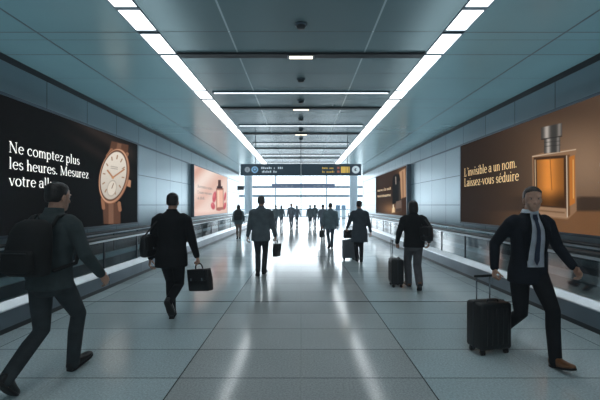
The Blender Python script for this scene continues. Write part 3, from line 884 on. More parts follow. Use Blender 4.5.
def hand_shapes(bm, wrist, d, n, thumb_side, curl, k):
    """wrist point, d = along the hand, n = palm normal (palm faces n), thumb_side = towards the thumb, curl in degrees per joint"""
    d = d.normalized(); n = (n - d * n.dot(d)).normalized(); t = (thumb_side - d * thumb_side.dot(d) - n * thumb_side.dot(n)).normalized()
    # palm
    rings = []
    for f, w, h in ((-.02, .024, .019), (.02, .030, .017), (.055, .040, .015), (.085, .041, .013), (.098, .038, .010)):
        rings.append(ell_ring(wrist + d * f * k, w * k, h * k, 14, 2.6, t, n))
    ring_loft(bm, rings)
    ln = (.040, .046, .043, .034)
    for i in range(4):
        o = (1.5 - i) * .0205
        p = wrist + d * (.092 - .004 * abs(i - 1.3)) * k + t * o * k
        pts = [p - d * .02 * k, p]; a = 0
        dirv = d
        for j, fr in enumerate((1.0, .68, .55)):
            a += R(curl * (.8, 1.0, .8)[j])
            dirv = d * math.cos(a) + n * math.sin(a) + t * (.10 * (1.5 - i) / 1.5 if j == 0 and curl < 30 else 0)
            p = p + dirv.normalized() * ln[i] * fr * k
            pts.append(p)
        r = (.0088, .0090, .0088, .0076)[i] * k
        tube(bm, pts, [r * 1.05, r * 1.05, r, r * .92, r * .82], 8)
    p = wrist + d * .022 * k + t * .026 * k + n * .004 * k
    v1 = (d * .62 + t * .7 + n * .35).normalized(); v2 = (d * .85 + t * .2 + n * (.35 + curl / 120)).normalized(); v3 = (d * .85 - t * .1 + n * (.4 + curl / 70)).normalized()
    tube(bm, [p - v1 * .01 * k, p + v1 * .036 * k, p + v1 * .036 * k + v2 * .032 * k, p + v1 * .036 * k + v2 * .032 * k + v3 * .026 * k], [.0125 * k, .0115 * k, .0098 * k, .008 * k], 8)

def build_person(name_label, x, y, heading, H, feet, hands, outfit, lean=3, hipz=.88, voxel=.012, fine=.0055, curl=(35, 35), head=(0, 0), sx=1.0, group=None, group_cat='person'):
    """heading 0 walks away from the camera, 180 towards it. feet/hands: dicts L/R; L is local -X."""
    t = thing('person', name_label, 'person', (x, y, 0), R(heading), group)
    k = H / 1.75
    V = lambda a, b, c: Vector((a, b, c))
    rot = Matrix.Rotation(R(-lean), 3, 'X')
    piv = V(0, 0, hipz)
    up = hipz - .92      # everything above the pelvis is shifted by this
    def T(p):
        p = Vector(p); p = p + V(0, 0, up)
        if p.z <= hipz: return p
        return piv + rot @ (p - piv)
    S = lambda p: Vector(p) * k
    def ring(z, rx, ry, yc=0, n=24, e=2.3):
        c = T((0, yc, z)); tx = V(1, 0, 0); ty = (rot @ V(0, 1, 0)) if z > .95 else V(0, 1, 0)
        return [q for q in ell_ring(S(c), rx * k * sx, ry * k, n, e, tx, ty)]
    legs = {}
    for sd, q in (('L', -1), ('R', 1)):
        fx, fy, fz, pitch = feet[sd]
        ank = V(fx, fy, .085 + fz)
        if pitch < 0: ank = ank + V(0, .0, .13 * math.sin(R(-pitch)))          # heel lifts, toes stay
        hip = V(q * .088 * sx, 0, hipz)
        knee, ank = ik(hip, ank, .43, .425, V(q * .06, 1, 0))
        legs[sd] = (hip, knee, ank, pitch)
    arms = {}
    for sd, q in (('L', -1), ('R', 1)):
        sh = T((q * .178 * sx, -.01, 1.415)); tgt = V(*hands[sd])
        el, wr = ik(sh, tgt, .295, .255, V(q * .35, -1, -.1))
        arms[sd] = (sh, el, wr)
    # ---- one continuous body
    bm = bmesh.new()
    ring_loft(bm, [ring(z, a * .9, b * .86, yc) for z, a, b, yc in ((.84, .10, .09, 0), (.92, .165, .11, 0), (1.05, .145, .095, 0), (1.2, .155, .105, 0), (1.34, .165, .105, 0), (1.42, .15, .08, -.005), (1.47, .08, .06, 0))])
    tube(bm, [S(T((0, -.012, 1.42))), S(T((0, -.004, 1.50))), S(T((0, .012, 1.57)))], [.062 * k, .054 * k, .055 * k], 16)
    # head
    hc = S(T((0, .026, 1.635)))
    hr = Matrix.Rotation(R(head[0]), 3, 'Z') @ Matrix.Rotation(R(head[1]), 3, 'X')
    hx, hy, hz = hr @ V(1, 0, 0), hr @ V(0, 1, 0), hr @ V(0, 0, 1)
    HP = lambda a, b, c: hc + (hx * a + hy * b + hz * c) * k
    ring_loft(bm, [ell_ring(HP(0, yc, z), rx * k, ry * k, 20, 2.2, hx, hy) for z, yc, rx, ry in
                   ((-.118, .050, .022, .026), (-.106, .044, .040, .046), (-.080, .030, .054, .066), (-.045, .016, .063, .082), (-.01, .006, .069, .09), (.025, 0, .073, .096), (.06, -.004, .072, .095), (.088, -.006, .061, .083), (.106, -.008, .042, .058), (.117, -.008, .016, .022))])
    hm = hr
    ellipsoid(bm, HP(0, .102, -.028), (.015 * k, .020 * k, .014 * k), hm)               # nose
    tube(bm, [HP(0, .088, .018), HP(0, .103, -.02)], [.008 * k, .012 * k], 8)
    for q in (-1, 1):
        ellipsoid(bm, HP(q * .074, -.008, -.012), (.010 * k, .020 * k, .032 * k), hm)     # ears
        ellipsoid(bm, HP(q * .031, .084, .026), (.024 * k, .012 * k, .008 * k), hm)       # brows
        ellipsoid(bm, HP(q * .038, .072, -.032), (.02 * k, .018 * k, .018 * k), hm)       # cheeks
    ellipsoid(bm, HP(0, .092, -.063), (.024 * k, .010 * k, .006 * k), hm)
    ellipsoid(bm, HP(0, .090, -.074), (.021 * k, .010 * k, .006 * k), hm)
    ellipsoid(bm, HP(0, .078, -.103), (.022 * k, .016 * k, .013 * k), hm)
    for sd, q in (('L', -1), ('R', 1)):
        sh, el, wr = arms[sd]
        tube(bm, [S(sh), S(el), S(wr)], [.045 * k, .038 * k, .026 * k], 12)
        mid = S(el.lerp(wr, .3)); tube(bm, [S(el), mid, S(wr)], [.038 * k, .040 * k, .026 * k], 12)
        fd = (wr - el).normalized()
        if hands[sd + 'd'] if (sd + 'd') in hands else False: fd = Vector(hands[sd + 'd'])
        palm = V(-q, 0.1, 0) if (sd + 'n') not in hands else Vector(hands[sd + 'n'])
        hand_shapes(bm, S(wr), fd, palm, V(0, 1, .25), curl[0 if sd == 'L' else 1], k)
        hip, knee, ank, pitch = legs[sd]
        tube(bm, [S(hip), S(knee), S(ank)], [.066 * k, .038 * k, .030 * k], 12)
        tube(bm, [S(knee), S(knee.lerp(ank, .3) + V(0, -.012, 0)), S(ank)], [.036 * k, .042 * k, .030 * k], 12)
        fr = Matrix.Rotation(R(pitch), 3, 'X')
        tube(bm, [S(ank + fr @ V(0, -.03, -.045)), S(ank + fr @ V(0, .06, -.045)), S(ank + fr @ V(0, .13, -.06))], [.03 * k, .03 * k, .02 * k], 10)
    body = obj_me('body', fuse(bm, fine * k, 2, .4), outfit.get('skin', M['skin']), t, True)
    # ---- eyes
    if outfit.get('eyes', True):
        for q in (-1, 1):
            eb = bmesh.new(); ellipsoid(eb, HP(q * .031, .0835, .008), (.0125 * k, .010 * k, .0065 * k), hm, 12, 8)
            e = obj('eye', eb, M['eye'], t, True)
            ib = bmesh.new(); ellipsoid(ib, HP(q * .031, .0915, .008), (.0058 * k, .0035 * k, .0056 * k), hm, 10, 6)
            obj('iris', ib, M['iris'], e, True)
    # ---- hair
    hb = bmesh.new()
    hs = outfit.get('hair', 'short')
    rows = [(-.052, -.052, .052, .05), (-.03, -.045, .068, .062), (0, -.034, .078, .076), (.03, -.020, .081, .088), (.058, -.018, .080, .090), (.082, -.010, .073, .093), (.108, -.008, .055, .076), (.124, -.008, .030, .042), (.13, -.008, .008, .012)]
    if hs == 'bob':
        rows = [(-.125, -.05, .070, .052), (-.10, -.046, .086, .066), (-.05, -.038, .094, .082), (0, -.03, .094, .088), (.03, -.022, .092, .095), (.06, -.010, .088, .106), (.09, -.008, .078, .1), (.115, -.01, .055, .075), (.132, -.01, .026, .036)]
    ring_loft(hb, [ell_ring(HP(0, yc, z), rx * k, ry * k, 20, 2.2, hx, hy) for z, yc, rx, ry in rows])
    for i in range(9):
        a = random.uniform(-1, 1); ellipsoid(hb, HP(a * .05, random.uniform(-.07, .035), .10 - .03 * abs(a)), (.03 * k, .035 * k, .022 * k), hm, 10, 8)
    if hs == 'bun': ellipsoid(hb, HP(0, -.105, .05), (.04 * k, .035 * k, .04 * k), hm)
    obj_me('hair', fuse(hb, max(.006, fine), 2), outfit.get('hairm', M['hair_dark']), t, True)
    # ---- trousers
    tb = bmesh.new()
    ring_loft(tb, [ring(z, a, b, yc) for z, a, b, yc in ((.80, .09, .085, -.01), (.86, .155, .115, -.012), (.93, .172, .122, -.012), (1.02, .158, .112, 0))])
    flare = outfit.get('leg', 1.0)
    for sd, q in (('L', -1), ('R', 1)):
        hip, knee, ank, pitch = legs[sd]
        fr = Matrix.Rotation(R(pitch), 3, 'X')
        dn = (ank - knee).normalized()
        tube(tb, [S(hip + V(0, 0, .0)), S(hip.lerp(knee, .45)), S(knee), S(knee.lerp(ank, .35) - V(0, .012, 0)), S(ank + dn * .005), S(ank + dn * .03)],
             [.097 * k * sx, .086 * k * sx, .066 * k * flare, .064 * k * flare, .056 * k * flare, .055 * k * flare], 16)
    obj_me('trousers', fuse(tb, voxel, 3), outfit['trousers'], t, True)
    # ---- shoes
    for sd, q in (('L', -1), ('R', 1)):
        hip, knee, ank, pitch = legs[sd]
        fr = Matrix.Rotation(R(pitch), 3, 'X') @ Matrix.Rotation(R(q * -7), 3, 'Z')
        sec = ((-.068, .020, .020, .055), (-.06, .031, .0, .075), (-.03, .035, .0, .10), (.02, .036, .0, .105), (.06, .040, .0, .075), (.11, .046, .0, .055), (.15, .046, .002, .047), (.185, .036, .004, .040), (.203, .018, .010, .030))
        sb, so = bmesh.new(), bmesh.new()
        rings, srings = [], []
        for f, w, z0, z1 in sec:
            c = V(0, f, (z0 + z1) / 2 - .083 + .012)
            rings.append(ell_ring(S(ank + fr @ c), w * k, (z1 - z0) / 2 * k, 16, 2.8, fr @ V(1, 0, 0), fr @ V(0, 0, 1)))
            c = V(0, f, z0 - .085 + .012)
            srings.append(ell_ring(S(ank + fr @ c), (w + .003) * k, .011 * k, 16, 3.5, fr @ V(1, 0, 0), fr @ V(0, 0, 1)))
        ring_loft(sb, rings); ring_loft(so, srings)
        sh_ = obj('shoe', sb, outfit.get('shoe', M['shoe_black']), t, True)
        obj('sole', so, M['sole'], sh_, True)
    # ---- jacket / coat
    hem = outfit.get('hem', .80)
    fat = outfit.get('fat', 1.0)
    prof = [(hem, .188 if hem > .7 else .205, .150 if hem > .7 else .175, -.005), (.92, .186, .140, -.005), (1.02, .172, .125, 0), (1.12, .166, .120, .004), (1.25, .184, .130, .008), (1.34, .195, .128, .004), (1.40, .192, .112, -.006), (1.445, .158, .090, -.012), (1.475, .10, .074, -.010), (1.51, .070, .066, -.004)]
    jb = bmesh.new()
    ring_loft(jb, [ring(z, a * fat, b * fat, yc) for z, a, b, yc in prof])
    for sd, q in (('L', -1), ('R', 1)):
        sh, el, wr = arms[sd]
        fd = (wr - el).normalized()
        tube(jb, [S(sh + V(-q * .03, 0, .0)), S(sh + V(q * .012, 0, -.03)), S(sh.lerp(el, .5)), S(el), S(el.lerp(wr, .5)), S(wr - fd * .012)], [.07 * k, .072 * k * fat, .062 * k * fat, .056 * k * fat, .050 * k, .042 * k], 16)
    top = obj_me('jacket' if hem > .7 else 'coat', fuse(jb, voxel, 3), outfit['jacket'], t, True)
    # collar band
    cb = bmesh.new()
    ring_loft(cb, [ring(z, a, b, yc) for z, a, b, yc in ((1.47, .085, .075, -.012), (1.50, .078, .072, -.008), (1.535, .068, .066, -.004), (1.535, .058, .056, -.004), (1.49, .06, .06, -.006))], cap=False)
    obj('collar', cb, outfit.get('collar', outfit['jacket']), top, True)
    if outfit.get('open'):
        # shirt front, tie and lapels laid on the chest
        prof_s = sorted(prof)
        def front(xl, z, off):
            zs_ = [p[0] for p in prof_s]
            a = np.interp(z, zs_, [p[1] * fat for p in prof_s]); b = np.interp(z, zs_, [p[2] * fat for p in prof_s]); yc = np.interp(z, zs_, [p[3] for p in prof_s])
            yy = b * (1 - min(abs(xl / a), .99) ** 2.3) ** (1 / 2.3)
            return S(T((xl * sx, yc + yy + off, z)))
        def patch(edges, off, nz=16, nx=6):
            b = bmesh.new(); rows_ = []
            for i in range(nz + 1):
                z = edges[0][0] + (edges[-1][0] - edges[0][0]) * i / nz
                xa = np.interp(z, [e[0] for e in edges], [e[1] for e in edges]); xb = np.interp(z, [e[0] for e in edges], [e[2] for e in edges])
                rows_.append([b.verts.new(front(xa + (xb - xa) * j / nx, z, off)) for j in range(nx + 1)])
            for r0, r1 in zip(rows_[:-1], rows_[1:]):
                for j in range(nx): b.faces.new((r0[j], r0[j + 1], r1[j + 1], r1[j]))
            ex = bmesh.ops.solidify(b, geom=b.faces[:], thickness=.006 * k)
            bmesh.ops.recalc_face_normals(b, faces=b.faces)
            return b
        obj('shirt', patch([(.98, -.085, .085), (1.12, -.085, .085), (1.30, -.078, .078), (1.43, -.05, .05), (1.50, -.045, .045)], .006), M['shirt'], t, True)
        obj('tie', patch([(1.0, -.004, .004), (1.05, -.028, .028), (1.25, -.021, .021), (1.42, -.018, .018), (1.44, -.016, .016), (1.445, -.026, .026), (1.49, -.022, .022)], .014, 24, 2), M['tie'], t, True)
        for q in (-1, 1):
            e = [(1.04, q * .083, q * .088), (1.10, q * .078, q * .105), (1.26, q * .070, q * .135), (1.33, q * .064, q * .15), (1.345, q * .062, q * .115), (1.43, q * .048, q * .085), (1.50, q * .045, q * .07)]
            obj('lapel', patch(e, .013, 18, 3), outfit['jacket'], top, True)
    info = dict(t=t, arms=arms, T=T, k=k, S=S)
    def world(p):
        return Matrix.Translation((x, y, 0)) @ Matrix.Rotation(R(heading), 4, 'Z') @ Vector(p)
    info['world'] = world
    def grip(sd):
        """world point inside the closed hand"""
        sh, el, wr = arms[sd]
        fd = (wr - el).normalized() if (sd + 'd') not in hands else Vector(hands[sd + 'd']).normalized()
        return world(S(wr + fd * .1))
    info['grip'] = grip
    return info

# ------------------------------------------------------------------ luggage
def trolley_case(label, x, y, rz, w, d, h, handle_z, mat, group=None):
    """upright four-wheeled case, w across, d deep, body from wheel height to h"""
    t = thing('suitcase', label, 'suitcase', (x, y, 0), R(rz))
    z0 = .055
    b = bx(-w / 2, w / 2, -d / 2, d / 2, z0, h, .035, 4)
    for i in range(5):                                 # moulded ribs front and back
        xx = -w / 2 + w * (i + 1) / 6
        for q in (-1, 1):
            box(b, xx - .012, xx + .012, *sorted((q * d / 2 - q * .003, q * (d / 2 + .006))), z0 + .06, h - .06, .004, 1)
    shell = obj('shell', b, mat, t, True)
    zb = bx(-w / 2 - .003, w / 2 + .003, -.012, .012, z0 - .003, h + .003, .006, 1)
    obj('zip_band', zb, M['zip'], shell)
    g = bmesh.new()
    tube(g, [(-.07, -d * .22, h - .005), (-.065, -d * .22, h + .02), (.065, -d * .22, h + .02), (.07, -d * .22, h - .005)], .009, 8)
    obj('top_handle', g, M['rubber'], t, True)
    hw = min(w * .28, .085)
    ph = bmesh.new()
    yk = d * .34
    ha = obj('pull_handle', tube(ph, [(-hw - .02, yk, handle_z), (hw + .02, yk, handle_z)], .015, 10), M['rubber'], t, True)
    for q in (-1, 1):
        obj('pole', tube(bmesh.new(), [(q * hw, yk, h - .03), (q * hw, yk, handle_z - .005)], .0075, 8), M['chrome'], ha, True)
    for qx in (-1, 1):
        for qy in (-1, 1):
            wb = bmesh.new()
            for o in (-.011, .011): cyl(wb, (qx * (w / 2 - .05) + o, qy * (d / 2 - .045), .026), .026, .014, 'X', 16)
            box(wb, qx * (w / 2 - .05) - .022, qx * (w / 2 - .05) + .022, qy * (d / 2 - .045) - .02, qy * (d / 2 - .045) + .02, .036, .062, .004, 1)
            obj('wheel', wb, M['sole'], t, True)
    return t

def briefcase(label, gx, gy, gz, rz, w, h, d, mat=None, name='briefcase', cat='briefcase', tilt=0):
    """hangs from a grip at (gx, gy, gz)"""
    mat = mat or M['leather']
    t = thing(name, label, cat, (gx, gy, gz), R(rz)); t.rotation_euler[1] = R(tilt)
    top = -.075
    b = bmesh.new()
    rings = []
    for z, ww, dd in ((top - h, w / 2 - .012, d / 2 - .008), (top - h + .012, w / 2, d / 2), (top - h * .5, w / 2 + .002, d / 2 + .006), (top - .02, w / 2 - .006, d / 2 - .006), (top, w / 2 - .02, d / 2 - .02)):
        rings.append(ell_ring(Vector((0, 0, z)), ww, dd, 28, 7))
    ring_loft(b, rings); obj('body', b, mat, t, True)
    fl = bx(-w / 2 + .02, w / 2 - .02, -d / 2 - .012, -d / 2 + .004, top - h * .52, top - .01, .008, 2); box(fl, -w / 2 + .02, w / 2 - .02, -d / 2 - .008, d / 2 - .01, top - .012, top + .004, .004, 1)
    f = obj('flap', fl, mat, t)
    for q in (-1, 1): obj('buckle', bx(q * w * .27 - .014, q * w * .27 + .014, -d / 2 - .02, -d / 2 - .01, top - h * .52, top - h * .52 + .04, .003, 1), M['chrome'], f)
    hb = bmesh.new(); tube(hb, [(-.07, 0, top - .005), (-.062, 0, top + .045), (-.035, 0, top + .073), (.035, 0, top + .073), (.062, 0, top + .045), (.07, 0, top - .005)], .0095, 10)
    obj('handle', hb, mat, t, True)
    return t

def shoulder_bag(label, P, rz, w, h, d, sh_top, mat, name='shoulder_bag'):
    """body centred at P (world), strap up to the world point sh_top and down again"""
    t = thing(name, label, 'bag', P, R(rz))
    b = bmesh.new()
    ring_loft(b, [ell_ring(Vector((0, 0, z)), ww, dd, 26, 4) for z, ww, dd in ((-h / 2, w / 2 - .03, d / 2 - .02), (-h / 2 + .02, w / 2, d / 2), (-h * .1, w / 2 + .008, d / 2 + .012), (h * .35, w / 2 - .008, d / 2 - .008), (h / 2, w / 2 - .03, d / 2 - .03))])
    obj('body', b, mat, t, True)
    fl = bx(-w / 2 + .015, w / 2 - .015, -d / 2 - .02, -d / 2 + .0, -h * .18, h / 2 - .02, .008, 2)
    f = obj('flap', fl, mat, t)
    obj('clasp', bx(-.02, .02, -d / 2 - .028, -d / 2 - .018, -h * .16, -h * .06, .003, 1), M['chrome'], f)
    top = Matrix.Rotation(R(-rz), 3, 'Z') @ (Vector(sh_top) - Vector(P))
    sb = bmesh.new()
    tube(sb, [(-w / 2 + .01, 0, h * .35), Vector((-w / 2 + .02, 0, h * .35)).lerp(top, .6) + Vector((0, -.02, 0)), top + Vector((0, -.05, -.02)), top, top + Vector((0, .05, -.03)), Vector((w / 2 - .02, 0, h * .35)).lerp(top, .6) + Vector((0, .02, 0)), (w / 2 - .01, 0, h * .35)], .011, 8)
    obj('strap', sb, mat, t, True)
    return t

def backpack(label, person, mat, w=.32, h=.46, d=.17):
    """worn on the back; placed in the wearer's frame"""
    k = person['k']; T = person['T']; S = person['S']; wd = person['world']
    rz = person['t'].rotation_euler[2]
    base = wd(S(T((0, -.135, .98))))
    t = thing('backpack', label, 'backpack', base, rz)
    inv = Matrix.Rotation(-rz, 3, 'Z')
    lo = lambda p: inv @ (wd(S(T(p))) - base)
    upv = (lo((0, -.135, 1.4)) - lo((0, -.135, .98))).normalized()
    fw = Vector((0, 1, 0)); fw = (fw - upv * fw.dot(upv)).normalized()
    b = bmesh.new()
    ring_loft(b, [ell_ring(upv * z - fw * (yy), ww, dd, 26, 3.2, Vector((1, 0, 0)), fw) for z, ww, dd, yy in
                  ((0, w * .40, d * .36, d * .5), (.02, w * .48, d * .48, d * .52), (h * .4, w * .5, d * .54, d * .54), (h * .75, w * .46, d * .46, d * .48), (h * .92, w * .38, d * .36, d * .40), (h, w * .22, d * .2, d * .34))])
    body = obj('body', b, mat, t, True)
    p = bmesh.new()
    ring_loft(p, [ell_ring(upv * z - fw * yy, ww, dd, 20, 3.5, Vector((1, 0, 0)), fw) for z, ww, dd, yy in ((.03, w * .36, .03, d * 1.02), (.05, w * .4, .045, d * 1.04), (h * .38, w * .39, .045, d * 1.04), (h * .45, w * .34, .028, d * 1.0))])
    pk = obj('front_pocket', p, mat, t, True)
    z = bmesh.new(); tube(z, [upv * h * .4 - fw * (d * 1.04 + .045) + Vector((-w * .3, 0, 0)), upv * h * .4 - fw * (d * 1.04 + .048), upv * h * .4 - fw * (d * 1.04 + .045) + Vector((w * .3, 0, 0))], .005, 6)
    obj('zip', z, M['zip'], pk, True)
    g = bmesh.new(); tube(g, [upv * (h * .94) - fw * .06 + Vector((-.04, 0, 0)), upv * (h + .045) - fw * .05, upv * (h * .94) - fw * .06 + Vector((.04, 0, 0))], .008, 8)
    obj('carry_loop', g, mat, t, True)
    for q in (-1, 1):
        st = bmesh.new()
        pts = [lo((q * .10, -.15, 1.36)), lo((q * .115, -.10, 1.455)), lo((q * .12, -.01, 1.475)), lo((q * .125, .095, 1.42)), lo((q * .13, .15, 1.3)), lo((q * .15, .145, 1.18)), lo((q * .19, .05, 1.07)), lo((q * .15, -.15, 1.02))]
        rings = []
        tube(st, pts, .016, 8)
        obj('shoulder_strap', st, mat, t, True)
    return t

O = lambda **k: k
# --- the man in front at the left, seen from behind, striding away
p = build_person('person with backpack striding away beside the left walkway, nearest the watch board', -2.27, 3.62, -8, 1.88,
    dict(R=(.02, .25, .0, 16), L=(-.08, -.33, .0, -45)), dict(R=(.33, .20, .88), L=(-.22, .06, .82)),
    O(jacket=M['faded_jacket'], trousers=M['faded_trouser'], hairm=M['hair_dark'], hem=.86, shoe=M['shoe_black']), lean=5, hipz=.85, head=(-8, -6), voxel=.011)
backpack('black rounded backpack on the person beside the left walkway', p, M['canvas'], .36, .48, .22)

# --- man in dark suit with briefcase
p = build_person('person in black suit walking away, briefcase in right hand, under the watch board', -1.80, 5.56, 3, 1.80,
    dict(L=(-.02, .10, .0, 4), R=(.05, -.30, .14, -55)), dict(R=(.35, .03, .80), L=(-.27, -.02, .84)),
    O(jacket=M['black_wool'], trousers=M['dark_trouser'], hairm=M['hair_dark'], hem=.76, fat=1.14), lean=3, hipz=.885, curl=(40, 80), head=(6, -2))
g = p['grip']('R')
briefcase('large black flap briefcase held low by the black-suited walker', g.x, g.y - .02, g.z, -32, .40, .30, .11, tilt=-7)
shoulder_bag('black bag slung over the left shoulder of the black-suited walker', p['world'](Vector((-.265, -.10, 1.02)) * p['k']), 75, .3, .30, .11, p['world'](p['S'](p['T']((-.15, -.02, 1.47)))), M['leather'])

# --- man in the centre
p = build_person('person in grey suit jacket walking away in mid corridor, small case in right hand', -.915, 9.15, 0, 1.84,
    dict(R=(.05, .14, .0, 6), L=(-.04, -.22, .0, -35)), dict(R=(.315, .03, .80), L=(-.30, .05, .82)),
    O(jacket=M['mid_grey'], trousers=M['faded_trouser'], hairm=M['hair_grey'], hem=.78, fat=1.12), lean=2, hipz=.885, curl=(40, 80), voxel=.013)
g = p['grip']('R')
briefcase('small black case held by the grey-jacketed person in mid corridor', g.x + .02, g.y, g.z, 74, .30, .29, .11, tilt=3)

# --- far left walker with big pack
p = build_person('person in dark top and tan trousers near the left walkway, beyond the pink board', -2.95, 18.9, 4, 1.63,
    dict(R=(.05, .12, .0, 5), L=(-.04, -.18, .0, -30)), dict(R=(.28, .06, .86), L=(-.28, -.02, .86)),
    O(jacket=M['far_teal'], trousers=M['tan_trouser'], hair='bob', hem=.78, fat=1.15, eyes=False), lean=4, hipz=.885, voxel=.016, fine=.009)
backpack('bulky dark backpack on the tan-trousered person by the pink board', p, M['canvas'], .38, .5, .2)

# --- heavy-set person ahead, centre right
p = build_person('person in dark teal jacket walking away right of centre, bag in left hand', 1.10, 14.9, 2, 1.70,
    dict(R=(.06, .06, .0, 3), L=(-.06, -.14, .0, -25)), dict(R=(.29, .05, .84), L=(-.33, .02, .79)),
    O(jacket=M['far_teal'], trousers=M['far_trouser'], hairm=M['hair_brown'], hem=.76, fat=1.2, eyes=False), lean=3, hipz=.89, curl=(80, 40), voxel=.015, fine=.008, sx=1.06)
g = p['grip']('L')
briefcase('small dark handbag in the left hand of the teal-jacketed person', g.x, g.y, g.z, 70, .28, .26, .13, name='handbag', cat='handbag')

# --- man in long coat
p = build_person('person in long black coat walking away with a grey suitcase, right of centre', 1.64, 11.2, 1, 1.75,
    dict(R=(.03, -.10, .0, -20), L=(-.04, .16, .0, 6)), dict(R=(.32, .03, .84), L=(-.33, .36, .86)),
    O(jacket=M['coat_black'], trousers=M['dark_trouser'], hairm=M['hair_dark'], hem=.60, fat=1.14, eyes=False), lean=3, hipz=.89, curl=(75, 40), voxel=.014, fine=.007)
g = p['grip']('L')
trolley_case('grey upright suitcase beside the long-coated person', 1.40, 11.74, 4, .37, .24, .58, .80, M['case_grey'])
t = briefcase('dark travel bag resting on top of the grey suitcase', 1.37, 11.68, .945, 5, .26, .235, .14, name='travel_bag', cat='bag')

# --- woman with bob pulling a slim case
p = build_person('person with bobbed hair in dark jacket and grey trousers pulling a slim case', 2.15, 7.62, -4, 1.73,
    dict(L=(-.05, .26, .0, 8), R=(.05, -.24, .0, -38)), dict(L=(-.30, .12, .88), R=(.27, -.06, .92)),
    O(jacket=M['black_wool'], trousers=M['grey_trouser'], hair='bob', hairm=M['hair_dark'], hem=.86, fat=1.08, shoe=M['shoe_tan'], leg=1.2), lean=6, hipz=.87, curl=(75, 40), head=(4, -3), voxel=.013)
trolley_case('slim black suitcase pulled by the bobbed-haired person', 1.875, 7.90, 88, .36, .24, .545, .90, M['case_black'])
shoulder_bag('dark handbag on the right shoulder of the bobbed-haired person', p['world'](Vector((.20, -.19, 1.08)) * p['k']), -62, .25, .28, .10, p['world'](p['S'](p['T']((.13, -.02, 1.47)))), M['leather'])

# --- man in navy suit coming towards the camera
p = build_person('person in navy suit and tie walking towards the camera with a suitcase', 2.42, 4.27, 183, 1.86,
    dict(L=(-.06, .32, .0, 14), R=(.05, -.34, .0, -45)), dict(R=(.30, -.08, .86), L=(-.36, .16, .90)),
    O(jacket=M['navy'], trousers=M['dark_trouser'], hairm=M['hair_brown'], hem=.80, open=True, shoe=M['shoe_tan'], skin=M['skin'], collar=M['shirt']), lean=4, hipz=.85, curl=(50, 75), head=(-20, -3), voxel=.011)
g = p['grip']('R')
trolley_case('black ribbed suitcase pulled by the navy-suited person', 2.05, 4.37, 14, .39, .26, .555, g.z, M['case_black'])

# --- far walkers, small against the bright windows
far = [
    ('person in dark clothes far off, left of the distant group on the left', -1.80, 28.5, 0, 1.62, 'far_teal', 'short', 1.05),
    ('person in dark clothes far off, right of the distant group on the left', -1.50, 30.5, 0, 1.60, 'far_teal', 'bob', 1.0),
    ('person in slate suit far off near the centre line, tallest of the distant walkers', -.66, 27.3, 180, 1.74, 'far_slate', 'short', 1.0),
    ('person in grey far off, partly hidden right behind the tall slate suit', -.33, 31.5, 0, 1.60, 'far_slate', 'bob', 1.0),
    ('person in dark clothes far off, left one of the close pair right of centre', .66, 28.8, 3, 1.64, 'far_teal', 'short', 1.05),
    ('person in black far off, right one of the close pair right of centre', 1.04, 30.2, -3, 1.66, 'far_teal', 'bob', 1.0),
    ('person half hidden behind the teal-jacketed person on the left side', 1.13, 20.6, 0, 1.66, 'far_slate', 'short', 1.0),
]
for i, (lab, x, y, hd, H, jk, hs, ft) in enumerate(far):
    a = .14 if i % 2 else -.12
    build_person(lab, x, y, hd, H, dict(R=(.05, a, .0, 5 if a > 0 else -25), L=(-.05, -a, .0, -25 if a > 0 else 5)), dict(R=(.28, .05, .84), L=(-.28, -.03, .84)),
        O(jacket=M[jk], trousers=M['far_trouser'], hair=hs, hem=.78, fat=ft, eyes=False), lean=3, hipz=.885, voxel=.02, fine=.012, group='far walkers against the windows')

# ------------------------------------------------------------------ light from outside, camera
w = bpy.data.worlds.new('overcast'); SC.world = w; w.use_nodes = True
nt = w.node_tree; bg = nt.nodes['Background']
tc = nt.nodes.new('ShaderNodeTexCoord'); sp = nt.nodes.new('ShaderNodeSeparateXYZ'); L(nt, tc.outputs['Generated'], sp.inputs[0])
rp = nt.nodes.new('ShaderNodeValToRGB')
rp.color_ramp.elements[0].position = .0; rp.color_ramp.elements[0].color = (.86, .93, 1, 1)
rp.color_ramp.elements[1].position = .6; rp.color_ramp.elements[1].color = (.62, .78, .95, 1)
L(nt, sp.outputs['Z'], rp.inputs[0]); L(nt, rp.outputs[0], bg.inputs[0])
bg.inputs[1].default_value = 1.5
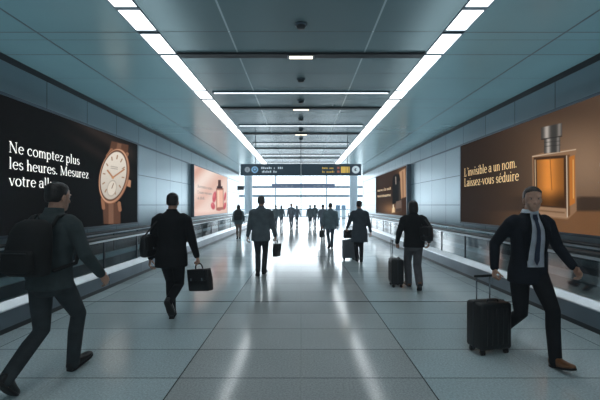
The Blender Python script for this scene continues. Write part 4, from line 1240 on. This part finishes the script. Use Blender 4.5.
# thin haze in the air: scatters the daylight that comes in at the far end
HAZE = .0018
vs = nt.nodes.new('ShaderNodeVolumePrincipled')
vs.inputs['Color'].default_value = (.80, .92, 1, 1); vs.inputs['Density'].default_value = HAZE; vs.inputs['Anisotropy'].default_value = .3
vs.inputs['Emission Strength'].default_value = .0006; vs.inputs['Emission Color'].default_value = (.66, .86, 1, 1)  # faint emission added so the air glows, in place of multiple scattering
L(nt, vs.outputs[0], nt.nodes['World Output'].inputs['Volume'])
sky = bmesh.new(); bmesh.ops.create_uvsphere(sky, u_segments=32, v_segments=16, radius=130)
m, nt, p = nodes('overcast_sky')
tc = nt.nodes.new('ShaderNodeTexCoord'); nz = nt.nodes.new('ShaderNodeTexNoise'); nz.inputs['Scale'].default_value = 3; L(nt, tc.outputs['Generated'], nz.inputs[0])
p.inputs['Emission Color'].default_value = (.86, .94, 1, 1); p.inputs['Base Color'].default_value = (0, 0, 0, 1)
L(nt, math_node(nt, 'MULTIPLY_ADD', nz.outputs['Fac'], .5, 2.6), p.inputs['Emission Strength'])
struct('sky', sky, m)

def area(name, loc, rot, sx, sy, power, col):
    l = bpy.data.lights.new(name, 'AREA'); l.shape = 'RECTANGLE'; l.size = sx; l.size_y = sy; l.energy = power; l.color = col
    o = bpy.data.objects.new(name, l); COL.objects.link(o); o.location = loc; o.rotation_euler = rot
    return o
# daylight through the facade
area('window_daylight', (0, 54.6, 4.0), (R(90), 0, R(180)), 28, 7.6, 1900, (.88, .95, 1))

cam = bpy.data.cameras.new('camera'); 
area('hall_fill', (0, 45, 7.8), (0, 0, 0), 22, 16, 700, (.9, .96, 1))  # added fill with no fitting, brightens the hall and its columns
# added upward fill above the walkways, without fittings, brightening walls and ceiling
for q in (-1, 1):
    la = area('ceiling_wash_fill', (q * 4.1, 13, 1.05), (R(180), 0, 0), .6, 36, 420, (.74, .93, 1)); la.data.spread = R(150)
la = area('behind_camera_fill', (0, -5.5, 2.6), (R(90), 0, 0), 8, 2.5, 60, (.85, .95, 1))  # unseen fill added behind the camera, lights whatever faces it
co = bpy.data.objects.new('camera', cam); COL.objects.link(co)
co.location = (0, 0, EYE); co.rotation_euler = (R(90), 0, 0)
cam.sensor_width = 36; cam.lens = F / 600 * 36
cam.shift_x = -1 / 600; cam.shift_y = 5 / 600
cam.clip_end = 500
SC.camera = co

SC.view_settings.view_transform = 'Standard'
SC.view_settings.look = 'None'
SC.view_settings.exposure = 0.0
SC.cycles.max_bounces = 8
SC.cycles.diffuse_bounces = 4; SC.cycles.glossy_bounces = 4; SC.cycles.transparent_max_bounces = 24; SC.cycles.volume_bounces = 0
SC.cycles.sample_clamp_indirect = 6
